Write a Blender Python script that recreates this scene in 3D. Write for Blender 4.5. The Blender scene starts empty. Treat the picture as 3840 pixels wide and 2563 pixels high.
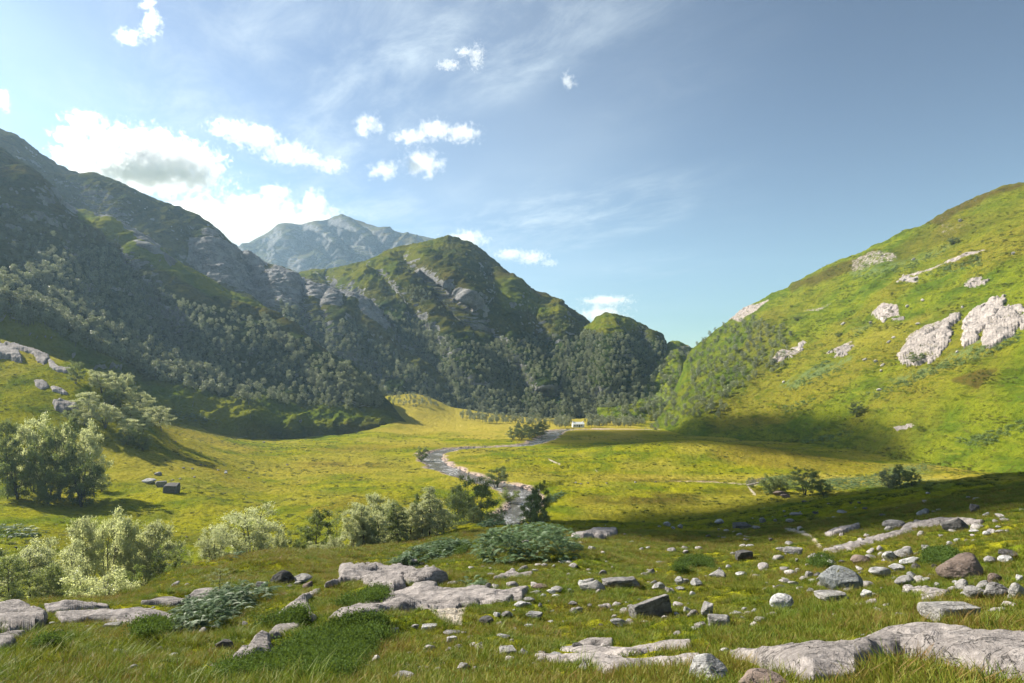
EXPOSURE = 1.42
SKY = 0.050
HAZE = 0.00012
import bpy, math, random
import numpy as np
from mathutils import Vector, Matrix, Euler

# ------------------------------------------------------------------ basics
S = bpy.context.scene
COL = S.collection
CX, HY, F, ZC = 1174.5, 887.6, 1566.0, 30.0     # survey units: bearing, horizon, focal length, eye height
random.seed(7)
RNG = np.random.default_rng(11)
SUN_AZ, SUN_EL = math.radians(67), math.radians(37)   # sun: degrees left of the view axis, elevation
SUNV = np.array([-math.cos(SUN_EL)*math.sin(SUN_AZ), math.cos(SUN_EL)*math.cos(SUN_AZ), math.sin(SUN_EL)])

def ray_point(px, py, d):
    """point seen at bearing px / height py, d metres down the valley"""
    return np.stack([(px-CX)/F*d, d + 0*px, ZC-(py-HY)/F*d], -1)

def _h(ix, iy, iz, seed):
    n = (ix*374761393 + iy*668265263 + iz*2147483647 + seed*1274126177) & 0xFFFFFFFF
    n = ((n ^ (n >> 13)) * 1274126177) & 0xFFFFFFFF
    n = ((n ^ (n >> 16)) * 2246822519) & 0xFFFFFFFF
    return ((n ^ (n >> 15)) & 0xFFFFFF).astype(np.float32) / float(0x7FFFFF) - 1.0

def vnoise(p, seed=0):
    p = np.asarray(p, np.float64); sh = p.shape[:-1]; p = p.reshape(-1, 3)
    out = np.empty(len(p), np.float32)
    for a in range(0, len(p), 200000):
        q = p[a:a+200000]
        i = np.floor(q); f = (q-i).astype(np.float32); i = i.astype(np.int64)
        u = f*f*f*(f*(f*6-15)+10)
        r = 0
        for dx in (0, 1):
            wx = u[:, 0] if dx else 1-u[:, 0]
            for dy in (0, 1):
                wy = u[:, 1] if dy else 1-u[:, 1]
                for dz in (0, 1):
                    wz = u[:, 2] if dz else 1-u[:, 2]
                    r = r + wx*wy*wz*_h(i[:, 0]+dx, i[:, 1]+dy, i[:, 2]+dz, seed)
        out[a:a+200000] = r
    return out.reshape(sh)

def fbm(p, freq, octs=4, seed=0, ridged=False, gain=0.5):
    r = 0; a = 1; tot = 0
    p = np.asarray(p, np.float64)
    for k in range(octs):
        n = vnoise(p*(freq*2.03**k)+17.3*k, seed+k)
        if ridged: n = 1-2*np.abs(n)
        r = r + a*n; tot += a; a *= gain
    return r/tot

def sstep(a, b, x):
    t = np.clip((x-a)/(b-a), 0, 1); return t*t*(3-2*t)

def pchip(xs, ys, x):
    xs = np.asarray(xs, float); ys = np.asarray(ys, float); x = np.asarray(x, float)
    h = np.diff(xs); d = np.diff(ys, axis=0)/h.reshape((-1,)+(1,)*(ys.ndim-1))
    m = np.zeros_like(ys)
    hh = h.reshape((-1,)+(1,)*(ys.ndim-1))
    w1 = 2*hh[1:]+hh[:-1]; w2 = hh[1:]+2*hh[:-1]
    with np.errstate(divide='ignore', invalid='ignore'):
        mm = (w1+w2)/(w1/d[:-1]+w2/d[1:])
    m[1:-1] = np.where(d[:-1]*d[1:] > 0, mm, 0)
    m[0] = d[0]; m[-1] = d[-1]
    k = np.clip(np.searchsorted(xs, x)-1, 0, len(xs)-2)
    ex = (1,)*(ys.ndim-1)
    t = ((x-xs[k])/h[k]).reshape(x.shape+ex); hk = h[k].reshape(x.shape+ex)
    t = np.clip(t, 0, 1)
    return ((1+2*t)*(1-t)**2)*ys[k]+t*(1-t)**2*hk*m[k]+t*t*(3-2*t)*ys[k+1]+t*t*(t-1)*hk*m[k+1]

def poly_sd(px, py, poly):
    """signed distance (inside positive) to a polygon"""
    px = np.asarray(px, np.float32); py = np.asarray(py, np.float32)
    best = np.full(px.shape, 1e9, np.float32); ins = np.zeros(px.shape, bool)
    n = len(poly)
    for i in range(n):
        x1, y1 = poly[i]; x2, y2 = poly[(i+1) % n]
        ex, ey = x2-x1, y2-y1; l2 = ex*ex+ey*ey+1e-9
        t = np.clip(((px-x1)*ex+(py-y1)*ey)/l2, 0, 1)
        dd = (px-x1-t*ex)**2+(py-y1-t*ey)**2
        best = np.minimum(best, dd)
        c = ((y1 > py) != (y2 > py))
        if ey != 0: ins ^= c & (px < x1+(py-y1)*ex/ey)
    return np.where(ins, 1, -1)*np.sqrt(best)

def line_dist(px, py, pts):
    best = np.full(np.shape(px), 1e9); along = np.zeros(np.shape(px)); n = len(pts)-1
    for i in range(n):
        x1, y1 = pts[i][:2]; x2, y2 = pts[i+1][:2]
        ex, ey = x2-x1, y2-y1; l2 = ex*ex+ey*ey+1e-9
        t = np.clip(((px-x1)*ex+(py-y1)*ey)/l2, 0, 1)
        dd = np.sqrt((px-x1-t*ex)**2+(py-y1-t*ey)**2)
        b = dd < best
        along = np.where(b, i+t, along); best = np.where(b, dd, best)
    return best, along

# crops of the survey -> survey units
def c1(pts): return [(x/3, 244.7+y/3) for x, y in pts]
def c2(pts): return [(783+x/3, 489.4+y/3) for x, y in pts]
def c3(pts): return [(1566+x/3, 367+y/3) for x, y in pts]
def c4(pts): return [(x/3, 734+y/3) for x, y in pts]
def c5(pts): return [(x/3, 1045.4+y/3) for x, y in pts]
def c6(pts): return [(783+x/3, 1045.4+y/3) for x, y in pts]
def c7(pts): return [(1566+x/3, 1045.4+y/3) for x, y in pts]
def c8(pts): return [(783+x/3, 856.4+y/3) for x, y in pts]

# ------------------------------------------------------------------ mesh helpers
def mesh_from(name, verts, faces, mats=None, smooth=True, midx=None):
    """faces: (n,4) or (n,3) int array, or list of such arrays"""
    me = bpy.data.meshes.new(name)
    verts = np.asarray(verts, np.float32).reshape(-1, 3)
    fl = faces if isinstance(faces, list) else [faces]
    fl = [np.asarray(f, np.int32) for f in fl if len(f)]
    loops = np.concatenate([f.ravel() for f in fl]); sizes = np.concatenate([np.full(len(f), f.shape[1], np.int32) for f in fl])
    me.vertices.add(len(verts)); me.vertices.foreach_set('co', verts.ravel())
    me.loops.add(len(loops)); me.loops.foreach_set('vertex_index', loops)
    me.polygons.add(len(sizes)); st = np.concatenate([[0], np.cumsum(sizes)[:-1]]).astype(np.int32)
    me.polygons.foreach_set('loop_start', st)
    if midx is not None: me.polygons.foreach_set('material_index', np.asarray(midx, np.int32))
    me.polygons.foreach_set('use_smooth', np.full(len(sizes), smooth, bool))
    me.update(calc_edges=True)
    for m in (mats or []): me.materials.append(m)
    return me

def add_attr(me, name, vals):
    a = me.attributes.new(name, 'FLOAT', 'POINT'); a.data.foreach_set('value', np.asarray(vals, np.float32).ravel())

def link(name, me, parent=None, loc=None):
    o = bpy.data.objects.new(name, me); COL.objects.link(o)
    if parent is not None: o.parent = parent
    if loc is not None: o.location = loc
    return o

def tag(o, label=None, cat=None, group=None, kind=None):
    if label: o['label'] = label
    if cat: o['category'] = cat
    if group: o['group'] = group
    if kind: o['kind'] = kind
    return o

def grid_faces(R, C):
    i = np.arange((R-1)*(C-1)); r = i//(C-1); c = i % (C-1); a = r*C+c
    return np.stack([a, a+1, a+C+1, a+C], -1)

# ------------------------------------------------------------------ node helpers
class NT:
    def __init__(s, name, world=False):
        if world: s.t = S.world.node_tree
        else:
            s.m = bpy.data.materials.new(name); s.m.use_nodes = True; s.t = s.m.node_tree
        s.t.nodes.clear()
    def n(s, typ, **kw):
        nd = s.t.nodes.new(typ)
        for k, v in kw.items(): setattr(nd, k, v)
        return nd
    def put(s, sock, v):
        if hasattr(v, 'is_output'): s.t.links.new(v, sock)
        elif isinstance(v, (tuple, list)) and sock.type == 'RGBA' and len(v) == 3: sock.default_value = (*v, 1)
        else: sock.default_value = v
    def math(s, op, a, b=None, c=None, clamp=False):
        nd = s.n('ShaderNodeMath', operation=op); nd.use_clamp = clamp
        s.put(nd.inputs[0], a)
        if b is not None: s.put(nd.inputs[1], b)
        if c is not None: s.put(nd.inputs[2], c)
        return nd.outputs[0]
    def vmath(s, op, a, b=None, sc=None):
        nd = s.n('ShaderNodeVectorMath', operation=op); s.put(nd.inputs[0], a)
        if b is not None: s.put(nd.inputs[1], b)
        if sc is not None: s.put(nd.inputs['Scale'], sc)
        return nd.outputs['Value'] if op in ('DOT_PRODUCT', 'LENGTH') else nd.outputs[0]
    def noise(s, vec, scale, detail=4, rough=0.55, dist=0.0):
        nd = s.n('ShaderNodeTexNoise'); s.put(nd.inputs['Vector'], vec); s.put(nd.inputs['Scale'], scale)
        nd.inputs['Detail'].default_value = detail; nd.inputs['Roughness'].default_value = rough; nd.inputs['Distortion'].default_value = dist
        return nd.outputs['Fac']
    def ramp(s, x, lo, hi, a=0.0, b=1.0, smooth=True):
        nd = s.n('ShaderNodeMapRange'); nd.interpolation_type = 'SMOOTHSTEP' if smooth else 'LINEAR'
        s.put(nd.inputs[0], x); s.put(nd.inputs[1], lo); s.put(nd.inputs[2], hi); s.put(nd.inputs[3], a); s.put(nd.inputs[4], b)
        return nd.outputs[0]
    def mix(s, f, a, b, mode='MIX'):
        nd = s.n('ShaderNodeMix', data_type='RGBA', blend_type=mode)
        s.put(nd.inputs[0], f); s.put(nd.inputs[6], a); s.put(nd.inputs[7], b)
        return nd.outputs[2]
    def attr(s, name):
        return s.n('ShaderNodeAttribute', attribute_name=name).outputs['Fac']
    def pos(s): return s.n('ShaderNodeNewGeometry').outputs['Position']
    def scale(s, vec, v):
        return s.vmath('MULTIPLY', vec, v)
    def bump(s, height, strength=0.5, dist=0.1):
        nd = s.n('ShaderNodeBump'); s.put(nd.inputs['Height'], height)
        nd.inputs['Strength'].default_value = strength; nd.inputs['Distance'].default_value = dist
        return nd.outputs[0]
    def bsdf(s, color, rough=0.9, normal=None, spec=0.2):
        nd = s.n('ShaderNodeBsdfPrincipled'); s.put(nd.inputs['Base Color'], color); s.put(nd.inputs['Roughness'], rough)
        nd.inputs['Specular IOR Level'].default_value = spec
        if normal is not None: s.put(nd.inputs['Normal'], normal)
        return nd.outputs[0]
    def out(s, sh, vol=None):
        o = s.n('ShaderNodeOutputMaterial')
        if sh is not None: s.put(o.inputs['Surface'], sh)
        if vol is not None: s.put(o.inputs['Volume'], vol)
        return s.m
# ------------------------------------------------------------------ materials of the land
def rock_color(t, p, k=1.0, base=((0.36, 0.335, 0.32), (0.20, 0.185, 0.18)), detail=True):
    a = t.noise(p, 0.9*k, 6, 0.65, 0.4)
    col = t.mix(t.ramp(a, .35, .65), base[1], base[0])
    b = t.noise(t.scale(p, (1.0, 1.0, 3.0)), 5*k, 5, 0.7)
    col = t.mix(t.ramp(b, .42, .75, 0, .6), col, (0.47, 0.46, 0.45))
    d = t.noise(p, 11*k, 4, 0.7)
    col = t.mix(t.ramp(d, .58, .70, 0, .75), col, (0.07, 0.068, 0.06))
    return col, t.math('ADD', a, t.math('MULTIPLY', b, .5))

def land_material(name, far=False, bright=1.0, rockcol=((0.36, 0.335, 0.32), (0.20, 0.185, 0.18)), slope_rock=True,
                  ga=(0.265, 0.258, 0.014), gb=(0.125, 0.165, 0.012), gc=(0.275, 0.205, 0.030), slope=(0.80, 0.62), rk=1.0, streak=False):
    t = NT(name); p0 = t.pos(); p = t.vmath('SCALE', p0, None, .42 if far else (.62 if streak else 1.0))
    n1 = t.noise(p, 0.012, 5, 0.6, 0.6); n2 = t.noise(p, 0.07, 5, 0.6, 0.3); n3 = t.noise(p, 0.9, 5, 0.7); n4 = t.noise(p, 5.0, 4, 0.75)
    col = t.mix(t.ramp(n2, .40, .62), ga, gb)
    col = t.mix(t.math('MULTIPLY', t.ramp(n1, .50, .64), t.ramp(n3, .3, .6, .35, 1)), col, gc)
    col = t.mix(t.ramp(n3, .50, .66, 0, .75), col, tuple(x*.42 for x in gb))
    col = t.mix(t.ramp(n4, .36, .56, .60, 0), col, (0.04, 0.046, 0.008))
    n5 = t.noise(t.scale(p, (1, .28, 1.9)), .30, 6, .66, .5)
    col = t.mix(t.ramp(n5, .50, .66, 0, .75 if streak else .3), col, tuple(x*.5 for x in gb))
    col = t.mix(t.ramp(n5, .44, .30, 0, .6 if streak else .25), col, (ga[0]*1.25, ga[1]*1.1, ga[2]*1.6))
    if streak:
        n6 = t.noise(t.scale(p, (1, .4, 1.6)), .85, 5, .7)
        col = t.mix(t.ramp(n6, .56, .68, 0, .7), col, (.075, .060, .022))
    col = t.mix(t.math('MULTIPLY', t.attr('wood'), .9), col, (0.030, 0.048, 0.012))
    col = t.mix(t.math('MULTIPLY', t.attr('lush_lit'), t.ramp(n3, .30, .55, .55, 1)), col, t.mix(t.ramp(n2, .4, .62), (.20, .21, .014), (.11, .15, .012)))  # meadow green; also puts light into the dark mountain's foot and crest
    col = t.mix(t.attr('dry'), col, t.mix(t.ramp(n3, .35, .65), (0.34, 0.275, 0.055), (0.22, 0.19, 0.018)))
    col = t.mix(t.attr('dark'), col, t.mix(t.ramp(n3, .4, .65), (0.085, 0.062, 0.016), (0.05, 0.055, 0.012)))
    col = t.mix(t.math('MULTIPLY', t.attr('fern'), t.ramp(t.noise(p, 0.35, 5, .75), .44, .54)), col,
                t.mix(t.ramp(n4, .4, .6), (0.075, 0.115, 0.032), (0.15, 0.185, 0.08)))
    rc, rh = rock_color(t, p, rk*(0.25 if far else 0.8), rockcol)
    rf = t.attr('rock')
    if slope_rock:
        nz = t.n('ShaderNodeSeparateXYZ'); t.put(nz.inputs[0], t.n('ShaderNodeNewGeometry').outputs['Normal'])
        steep = t.math('ADD', nz.outputs[2], t.math('MULTIPLY', t.math('SUBTRACT', t.noise(p, .15, 5, .65), .5), .5))
        rf = t.math('MAXIMUM', rf, t.ramp(steep, slope[0], slope[1], 0, 1))
    rfn = t.ramp(t.math('ADD', rf, t.math('MULTIPLY', t.math('SUBTRACT', t.noise(p, .35 if far else .8, 5, .7), .5), .9)), .42, .60)
    col = t.mix(rfn, col, rc)
    gcol, gh = t.mix(t.ramp(t.noise(p, 2.2, 5, .8), .35, .65), (0.23, 0.16, 0.125), (0.50, 0.40, 0.35)), None
    col = t.mix(t.attr('gravel'), col, gcol)
    pathc = t.mix(t.ramp(n4, .35, .65), (0.33, 0.28, 0.22), (0.48, 0.43, 0.36))
    col = t.mix(t.attr('path'), col, pathc)
    hgt = t.math('ADD', t.math('ADD', t.math('MULTIPLY', n3, 1.0), t.math('MULTIPLY', n4, .35)), t.math('MULTIPLY', n5, 1.6))
    nb = t.bump(hgt, 1.0, 2.6 if far else (1.0 if streak else .55))
    return t.out(t.bsdf(col, 1.0, nb, 0.0))

# ------------------------------------------------------------------ the ground sheet (own hillside, valley floor, grassy knoll)
GC = {  # bearing -> (distance, sight-line height) pairs
 -900: [(1.2,2845),(2.5,2070),(4.5,1760),(7,1640),(10,1600),(20,1480),(40,1420),(60,1400),(80,1360),(110,1240),(150,1100),(200,880),(255,690),(300,640),(400,620),(620,620)],
 0:   [(1.2,2845),(2.5,2070),(4.5,1750),(7,1635),(10,1562),(15,1480),(20,1438),(26,1397),(40,1440),(60,1425),(80,1378),(110,1262),(130,1195),(150,1150),(175,1060),(200,965),(230,850),(258,778),(290,792),(340,800),(400,800),(620,800)],
 200: [(1.2,2845),(2.5,2070),(4.5,1755),(7,1615),(10,1566),(15,1490),(20,1432),(27,1386),(40,1430),(60,1440),(80,1395),(110,1290),(130,1228),(150,1180),(175,1120),(200,1035),(222,930),(245,850),(270,872),(300,880),(400,885),(620,890)],
 430: [(1.2,2845),(2.5,2075),(4.5,1757),(7,1605),(10,1556),(15,1490),(22,1420),(30,1345),(40,1308),(52,1330),(70,1395),(100,1342),(130,1246),(160,1168),(200,1085),(260,1010),(330,980),(400,956),(520,950),(620,945)],
 640: [(1.2,2845),(2.5,2078),(4.5,1758),(7,1602),(10,1550),(15,1480),(22,1410),(30,1345),(38,1310),(50,1266),(62,1282),(80,1358),(110,1312),(130,1249),(160,1182),(220,1100),(330,1026),(430,984),(520,965),(620,955)],
 850: [(1.2,2845),(2.5,2078),(4.5,1758),(7,1600),(10,1545),(15,1475),(25,1372),(35,1318),(50,1282),(65,1262),(85,1312),(110,1313),(130,1249),(160,1182),(220,1101),(330,1030),(430,994),(520,955),(620,912)],
 950: [(1.2,2845),(2.5,2078),(4.5,1758),(7,1600),(10,1542),(15,1472),(25,1362),(35,1309),(50,1270),(70,1248),(80,1250),(100,1290),(130,1249),(160,1182),(220,1101),(330,1030),(430,996),(520,962),(575,930),(620,905),(700,895)],
 1050:[(1.2,2845),(2.5,2078),(4.5,1758),(7,1600),(10,1540),(15,1470),(25,1352),(35,1300),(50,1258),(70,1232),(88,1214),(105,1262),(130,1249),(160,1182),(220,1101),(330,1030),(430,997),(520,974),(575,956),(620,938),(800,930),(1500,919)],
 1300:[(1.2,2845),(2.5,2078),(4.5,1758),(7,1600),(10,1540),(15,1472),(25,1350),(35,1292),(50,1250),(70,1224),(90,1207),(110,1196),(132,1232),(150,1201),(220,1101),(330,1030),(430,997),(620,963),(800,946),(1500,919)],
 1600:[(1.2,2845),(2.5,2078),(4.5,1750),(7,1592),(10,1520),(15,1452),(25,1366),(40,1298),(60,1247),(80,1219),(110,1204),(150,1196),(200,1122),(330,1029),(430,996),(620,963),(800,946),(1500,919)],
 1900:[(1.2,2845),(2.5,2070),(4.5,1735),(7,1570),(10,1490),(15,1410),(25,1330),(40,1260),(60,1213),(80,1188),(110,1162),(150,1148),(200,1120),(260,1070),(350,1020),(430,994),(620,962),(800,946)],
 2150:[(1.2,2845),(2.5,2065),(4.5,1720),(7,1552),(10,1462),(15,1375),(25,1288),(40,1218),(60,1168),(80,1141),(110,1125),(150,1122),(200,1100),(260,1070),(350,1020),(500,980),(800,946)],
 2349:[(1.2,2845),(2.5,2060),(4.5,1710),(7,1540),(10,1440),(15,1340),(25,1250),(40,1180),(60,1132),(80,1105),(110,1100),(150,1105),(200,1095),(260,1068),(350,1020),(500,980),(800,946)],
 3300:[(1.2,2845),(2.5,2060),(4.5,1680),(7,1480),(10,1370),(15,1270),(25,1180),(40,1110),(60,1060),(80,1040),(110,1040),(150,1050),(200,1045),(260,1040),(350,1010),(500,980),(800,946)],
}
# river: centre line in survey units on the valley floor, half width in metres
def floor_xy(px, py):
    d = F*ZC/(py-HY); return ((px-CX)/F*d, d)
RIV_PX = [(1120,1222,5),(1168,1190,4.2),(1192,1165,4.4),(1205,1143,4.6),(1196,1127,4.6),(1160,1114,4.4),(1110,1103,4.4),(1062,1089,4.8),(1015,1072,5.4),(990,1056,5.8),(992,1041,5.6),(1030,1031,5),(1090,1026.5,4.6),(1150,1024.5,4.5),(1200,1022,4.6),(1232,1015,5),(1252,1006,5.5),(1266,997,6),(1272,989,6.5),(1300,985.5,7),(1400,985,5),(1500,986,4)]
RIV = [(*floor_xy(a, b), w) for a, b, w in RIV_PX]
STR_PX = [(1205,1130,1),(1300,1103,1.2),(1420,1098,1.5),(1520,1100,1.6),(1640,1107,1.5),(1722,1113,1.6),(1765,1126,1.8),(1800,1137,2),(1850,1165,2)]
STREAM = [(*floor_xy(a, b), w) for a, b, w in STR_PX[:6]]

def build_ground():
    inner = np.arange(-80, 2432, 2.3)
    left = -80-np.cumsum(np.linspace(3, 60, 45)); right = 2432+np.cumsum(np.linspace(3, 60, 45))
    px = np.concatenate([left[::-1], inner, right])
    d = np.concatenate([np.geomspace(1.2, 560, 900), np.geomspace(565, 9000, 60)])
    keys = sorted(GC); tab = []
    for k in keys:
        a = list(GC[k])
        if a[-1][0] < 1500: a.append((1500, a[-1][1] if a[-1][1] < HY+20 else HY+F*ZC/1500))
        a.append((9000, HY+F*ZC/9000))
        a = np.array(a); tab.append(pchip(np.log(a[:, 0]), a[:, 1], np.log(d)))
    T = pchip(np.array(keys, float), np.array(tab), np.clip(px, keys[0], keys[-1]))   # (cols, rows)
    PY = T.T
    D = np.repeat(d[:, None], len(px), 1); PX = np.repeat(px[None], len(d), 0)
    P = ray_point(PX, PY, D)
    # far away keep to the valley floor
    X, Y = P[..., 0], P[..., 1]
    P[..., 2] = np.where(D > 900, np.minimum(P[..., 2], 6), P[..., 2])
    flat = np.stack([X, Y, 0*X], -1)
    rdist, al = line_dist(X, Y, RIV)
    wv = np.interp(al, np.arange(len(RIV)), [r[2] for r in RIV])
    sdist, sal = line_dist(X, Y, STREAM); sw = np.interp(sal, np.arange(len(STREAM)), [r[2] for r in STREAM])
    inval = sstep(115, 140, D)
    nearriv = (1-sstep(wv+2, wv+25, rdist))*inval
    # relief
    z = 0
    z = z + fbm(flat, 1/70, 3, 1)*2.2*sstep(60, 160, D)*(1-nearriv)*(1-.75*sstep(420, 560, D))
    z = z + fbm(flat, 1/16, 3, 2)*(.10+.55*sstep(15, 120, D))*(1-.7*nearriv)
    z = z + fbm(flat, 1/4.5, 3, 3)*(.10+.26*sstep(15, 90, D))*(1-.6*nearriv)
    z = z + np.maximum(fbm(flat, 1/1.9, 2, 14), 0)*.42*sstep(8, 16, D)*(1-sstep(90, 260, D)*.4)*(1-nearriv)
    z = z + fbm(flat, 1/1.3, 3, 4, True)*(.05+.09*sstep(20, 60, D))*(1-sstep(300, 420, D))
    z = z + fbm(flat, 1/.4, 2, 5)*.035*(1-sstep(40, 90, D))
    # knoll of left meadow and hummocks on the flat right of the river
    for (hx, hy, rx, ry, hh) in [(1560,1042,150,20,4.5),(1420,1050,120,14,3.0),(1690,1052,150,16,4.0),(640,992,60,16,3.5),(896,990,45,12,3.0),(700,1040,140,22,3.0)]:
        dd = F*ZC/(hy-HY); x0 = (hx-CX)/F*dd; rxx = rx/F*dd; ryy = ry/F*dd*dd/ZC
        z = z + hh*np.exp(-((X-x0)/rxx)**2-((Y-dd)/ryy)**2)
    P[..., 2] += z*np.clip((D-1.2)/5, 0, 1)
    # river bed and banks
    bn = fbm(flat, 1/9, 3, 8)*1.7
    wb = wv+bn
    carve = 1-sstep(wb-2.0, wb+1.2, rdist)
    P[..., 2] = np.where(inval > 0, P[..., 2]*(1-nearriv*inval)+nearriv*inval*(0.15+z*.25), P[..., 2])
    P[..., 2] -= carve*inval*1.0
    bed = fbm(flat, 1/14, 3, 21)*.62+fbm(flat, 1/2.2, 2, 22)*.16
    P[..., 2] += carve*inval*(.10+bed-.55*np.clip(1-(rdist/np.maximum(wb, 1))**2, 0, 1))
    sc = (1-sstep(sw*.5, sw+1.2, sdist))*inval
    P[..., 2] -= sc*.9
    PYp = HY+(ZC-P[..., 2])/D*F
    A = {}
    nz = fbm(flat, 1/6, 3, 9)
    A['gravel'] = np.maximum((1-sstep(wb-.4, wb+1.6, rdist+nz*2.0))*inval, (1-sstep(sw*.7, sw+1.5, sdist+nz))*inval*sstep(1480, 1560, PX)*.9)
    dn = fbm(flat, 1/25, 4, 10)
    A['dry'] = np.clip(sstep(8, -18, PYp-1004-dn*14)*sstep(850, 960, PX)*sstep(1480, 1440, PX)*.9
                       + (sstep(.15, .55, dn+.25)*sstep(130, 170, D)*.55)
                       + np.exp(-((PYp-1098)/9)**2)*sstep(1250, 1380, PX)*.8, 0, 1)*(1-sstep(600, 700, D))
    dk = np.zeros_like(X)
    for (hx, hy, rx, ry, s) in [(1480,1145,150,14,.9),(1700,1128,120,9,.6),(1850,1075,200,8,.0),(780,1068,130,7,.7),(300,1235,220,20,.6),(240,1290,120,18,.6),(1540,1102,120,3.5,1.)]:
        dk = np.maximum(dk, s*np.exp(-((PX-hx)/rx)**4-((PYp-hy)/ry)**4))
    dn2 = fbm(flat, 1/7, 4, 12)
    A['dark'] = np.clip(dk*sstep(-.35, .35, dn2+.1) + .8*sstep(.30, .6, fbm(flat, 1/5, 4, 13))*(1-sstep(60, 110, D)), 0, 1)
    pth = np.zeros_like(X)
    for poly, hw in [([(1806,1215),(1846,1224),(1866,1238),(1884,1258)], 7), ([(1717,1117),(1724,1126),(1731,1134)], 3), ([(1258,1053),(1270,1060),(1284,1065)], 1.6), ([(1366,1078),(1371,1083)], 1.4)]:
        q, _ = line_dist(PX, PYp, poly); pth = np.maximum(pth, 1-sstep(hw*.55, hw, q+nz*hw*.6))
    sd = poly_sd(PX, PYp, c6([(600,1050),(860,1035),(830,1110),(835,1170),(760,1160),(690,1130),(640,1090)]))
    pth = np.maximum(pth, sstep(-2, 3, sd+nz*5)*(D < 60))
    A['path'] = pth
    fn = np.zeros_like(X)
    for (hx, hy, rx, ry) in [(2000,1108,170,13),(1850,1106,80,9),(2080,1080,60,14)]:
        fn = np.maximum(fn, np.exp(-((PX-hx)/rx)**4-((PYp-hy)/ry)**4))
    A['fern'] = fn
    A['wood'] = np.zeros_like(X); A['rock'] = np.zeros_like(X)
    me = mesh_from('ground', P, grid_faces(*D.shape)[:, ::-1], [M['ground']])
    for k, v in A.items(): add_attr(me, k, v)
    o = tag(link('ground', me), kind='structure')
    return Layer(px, PYp, P), rdist

class Layer:
    """surface whose columns lie on constant bearings; rows run outwards"""
    def __init__(s, px, PY, P, top=None):
        s.px, s.PY, s.P = px, PY, P
        s.cum = np.minimum.accumulate(PY, 0)
    def hit(s, x, y):
        x = np.atleast_1d(np.asarray(x, float)); y = np.atleast_1d(np.asarray(y, float))
        c = np.clip(np.searchsorted(s.px, x), 1, len(s.px)-1)
        c = np.where(np.abs(s.px[c-1]-x) < np.abs(s.px[c]-x), c-1, c)
        out = np.full((len(x), 3), np.nan)
        for cc in np.unique(c):
            k = np.where(c == cc)[0]; col = s.cum[:, cc]
            r = len(col)-np.searchsorted(col[::-1], y[k], 'right')
            ok = (r > 0) & (r < len(col)); r = np.clip(r, 1, len(col)-1)
            y0, y1 = s.PY[r-1, cc], s.PY[r, cc]
            f = np.clip((y0-y[k])/np.where(np.abs(y0-y1) < 1e-6, 1, y0-y1), 0, 1)[:, None]
            q = s.P[r-1, cc]*(1-f)+s.P[r, cc]*f
            q[~ok] = np.nan; out[k] = q
            dx = (x[k]-s.px[cc])/F*q[:, 1]; out[k, 0] += dx
        return out
    def at(s, x, d):
        """height of the surface at bearing x and distance d"""
        c = int(np.argmin(np.abs(s.px-x))); dd = s.P[:, c, 1]
        z = float(np.interp(d, dd, s.P[:, c, 2]))
        return Vector(((x-CX)/F*d, d, z))
    def xy(s, X, Y):
        """heights for many ground positions"""
        X = np.asarray(X, float); Y = np.asarray(Y, float)
        px = CX+X/Y*F
        c = np.clip(np.searchsorted(s.px, px), 1, len(s.px)-1)
        fc = np.clip((px-s.px[c-1])/(s.px[c]-s.px[c-1]), 0, 1)
        dd = s.P[:, 0, 1]
        r = np.clip(np.searchsorted(dd, Y), 1, len(dd)-1); fr = np.clip((Y-dd[r-1])/(dd[r]-dd[r-1]), 0, 1)
        Z = s.P[..., 2]
        return (Z[r-1, c-1]*(1-fc)+Z[r-1, c]*fc)*(1-fr)+(Z[r, c-1]*(1-fc)+Z[r, c]*fc)*fr

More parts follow.
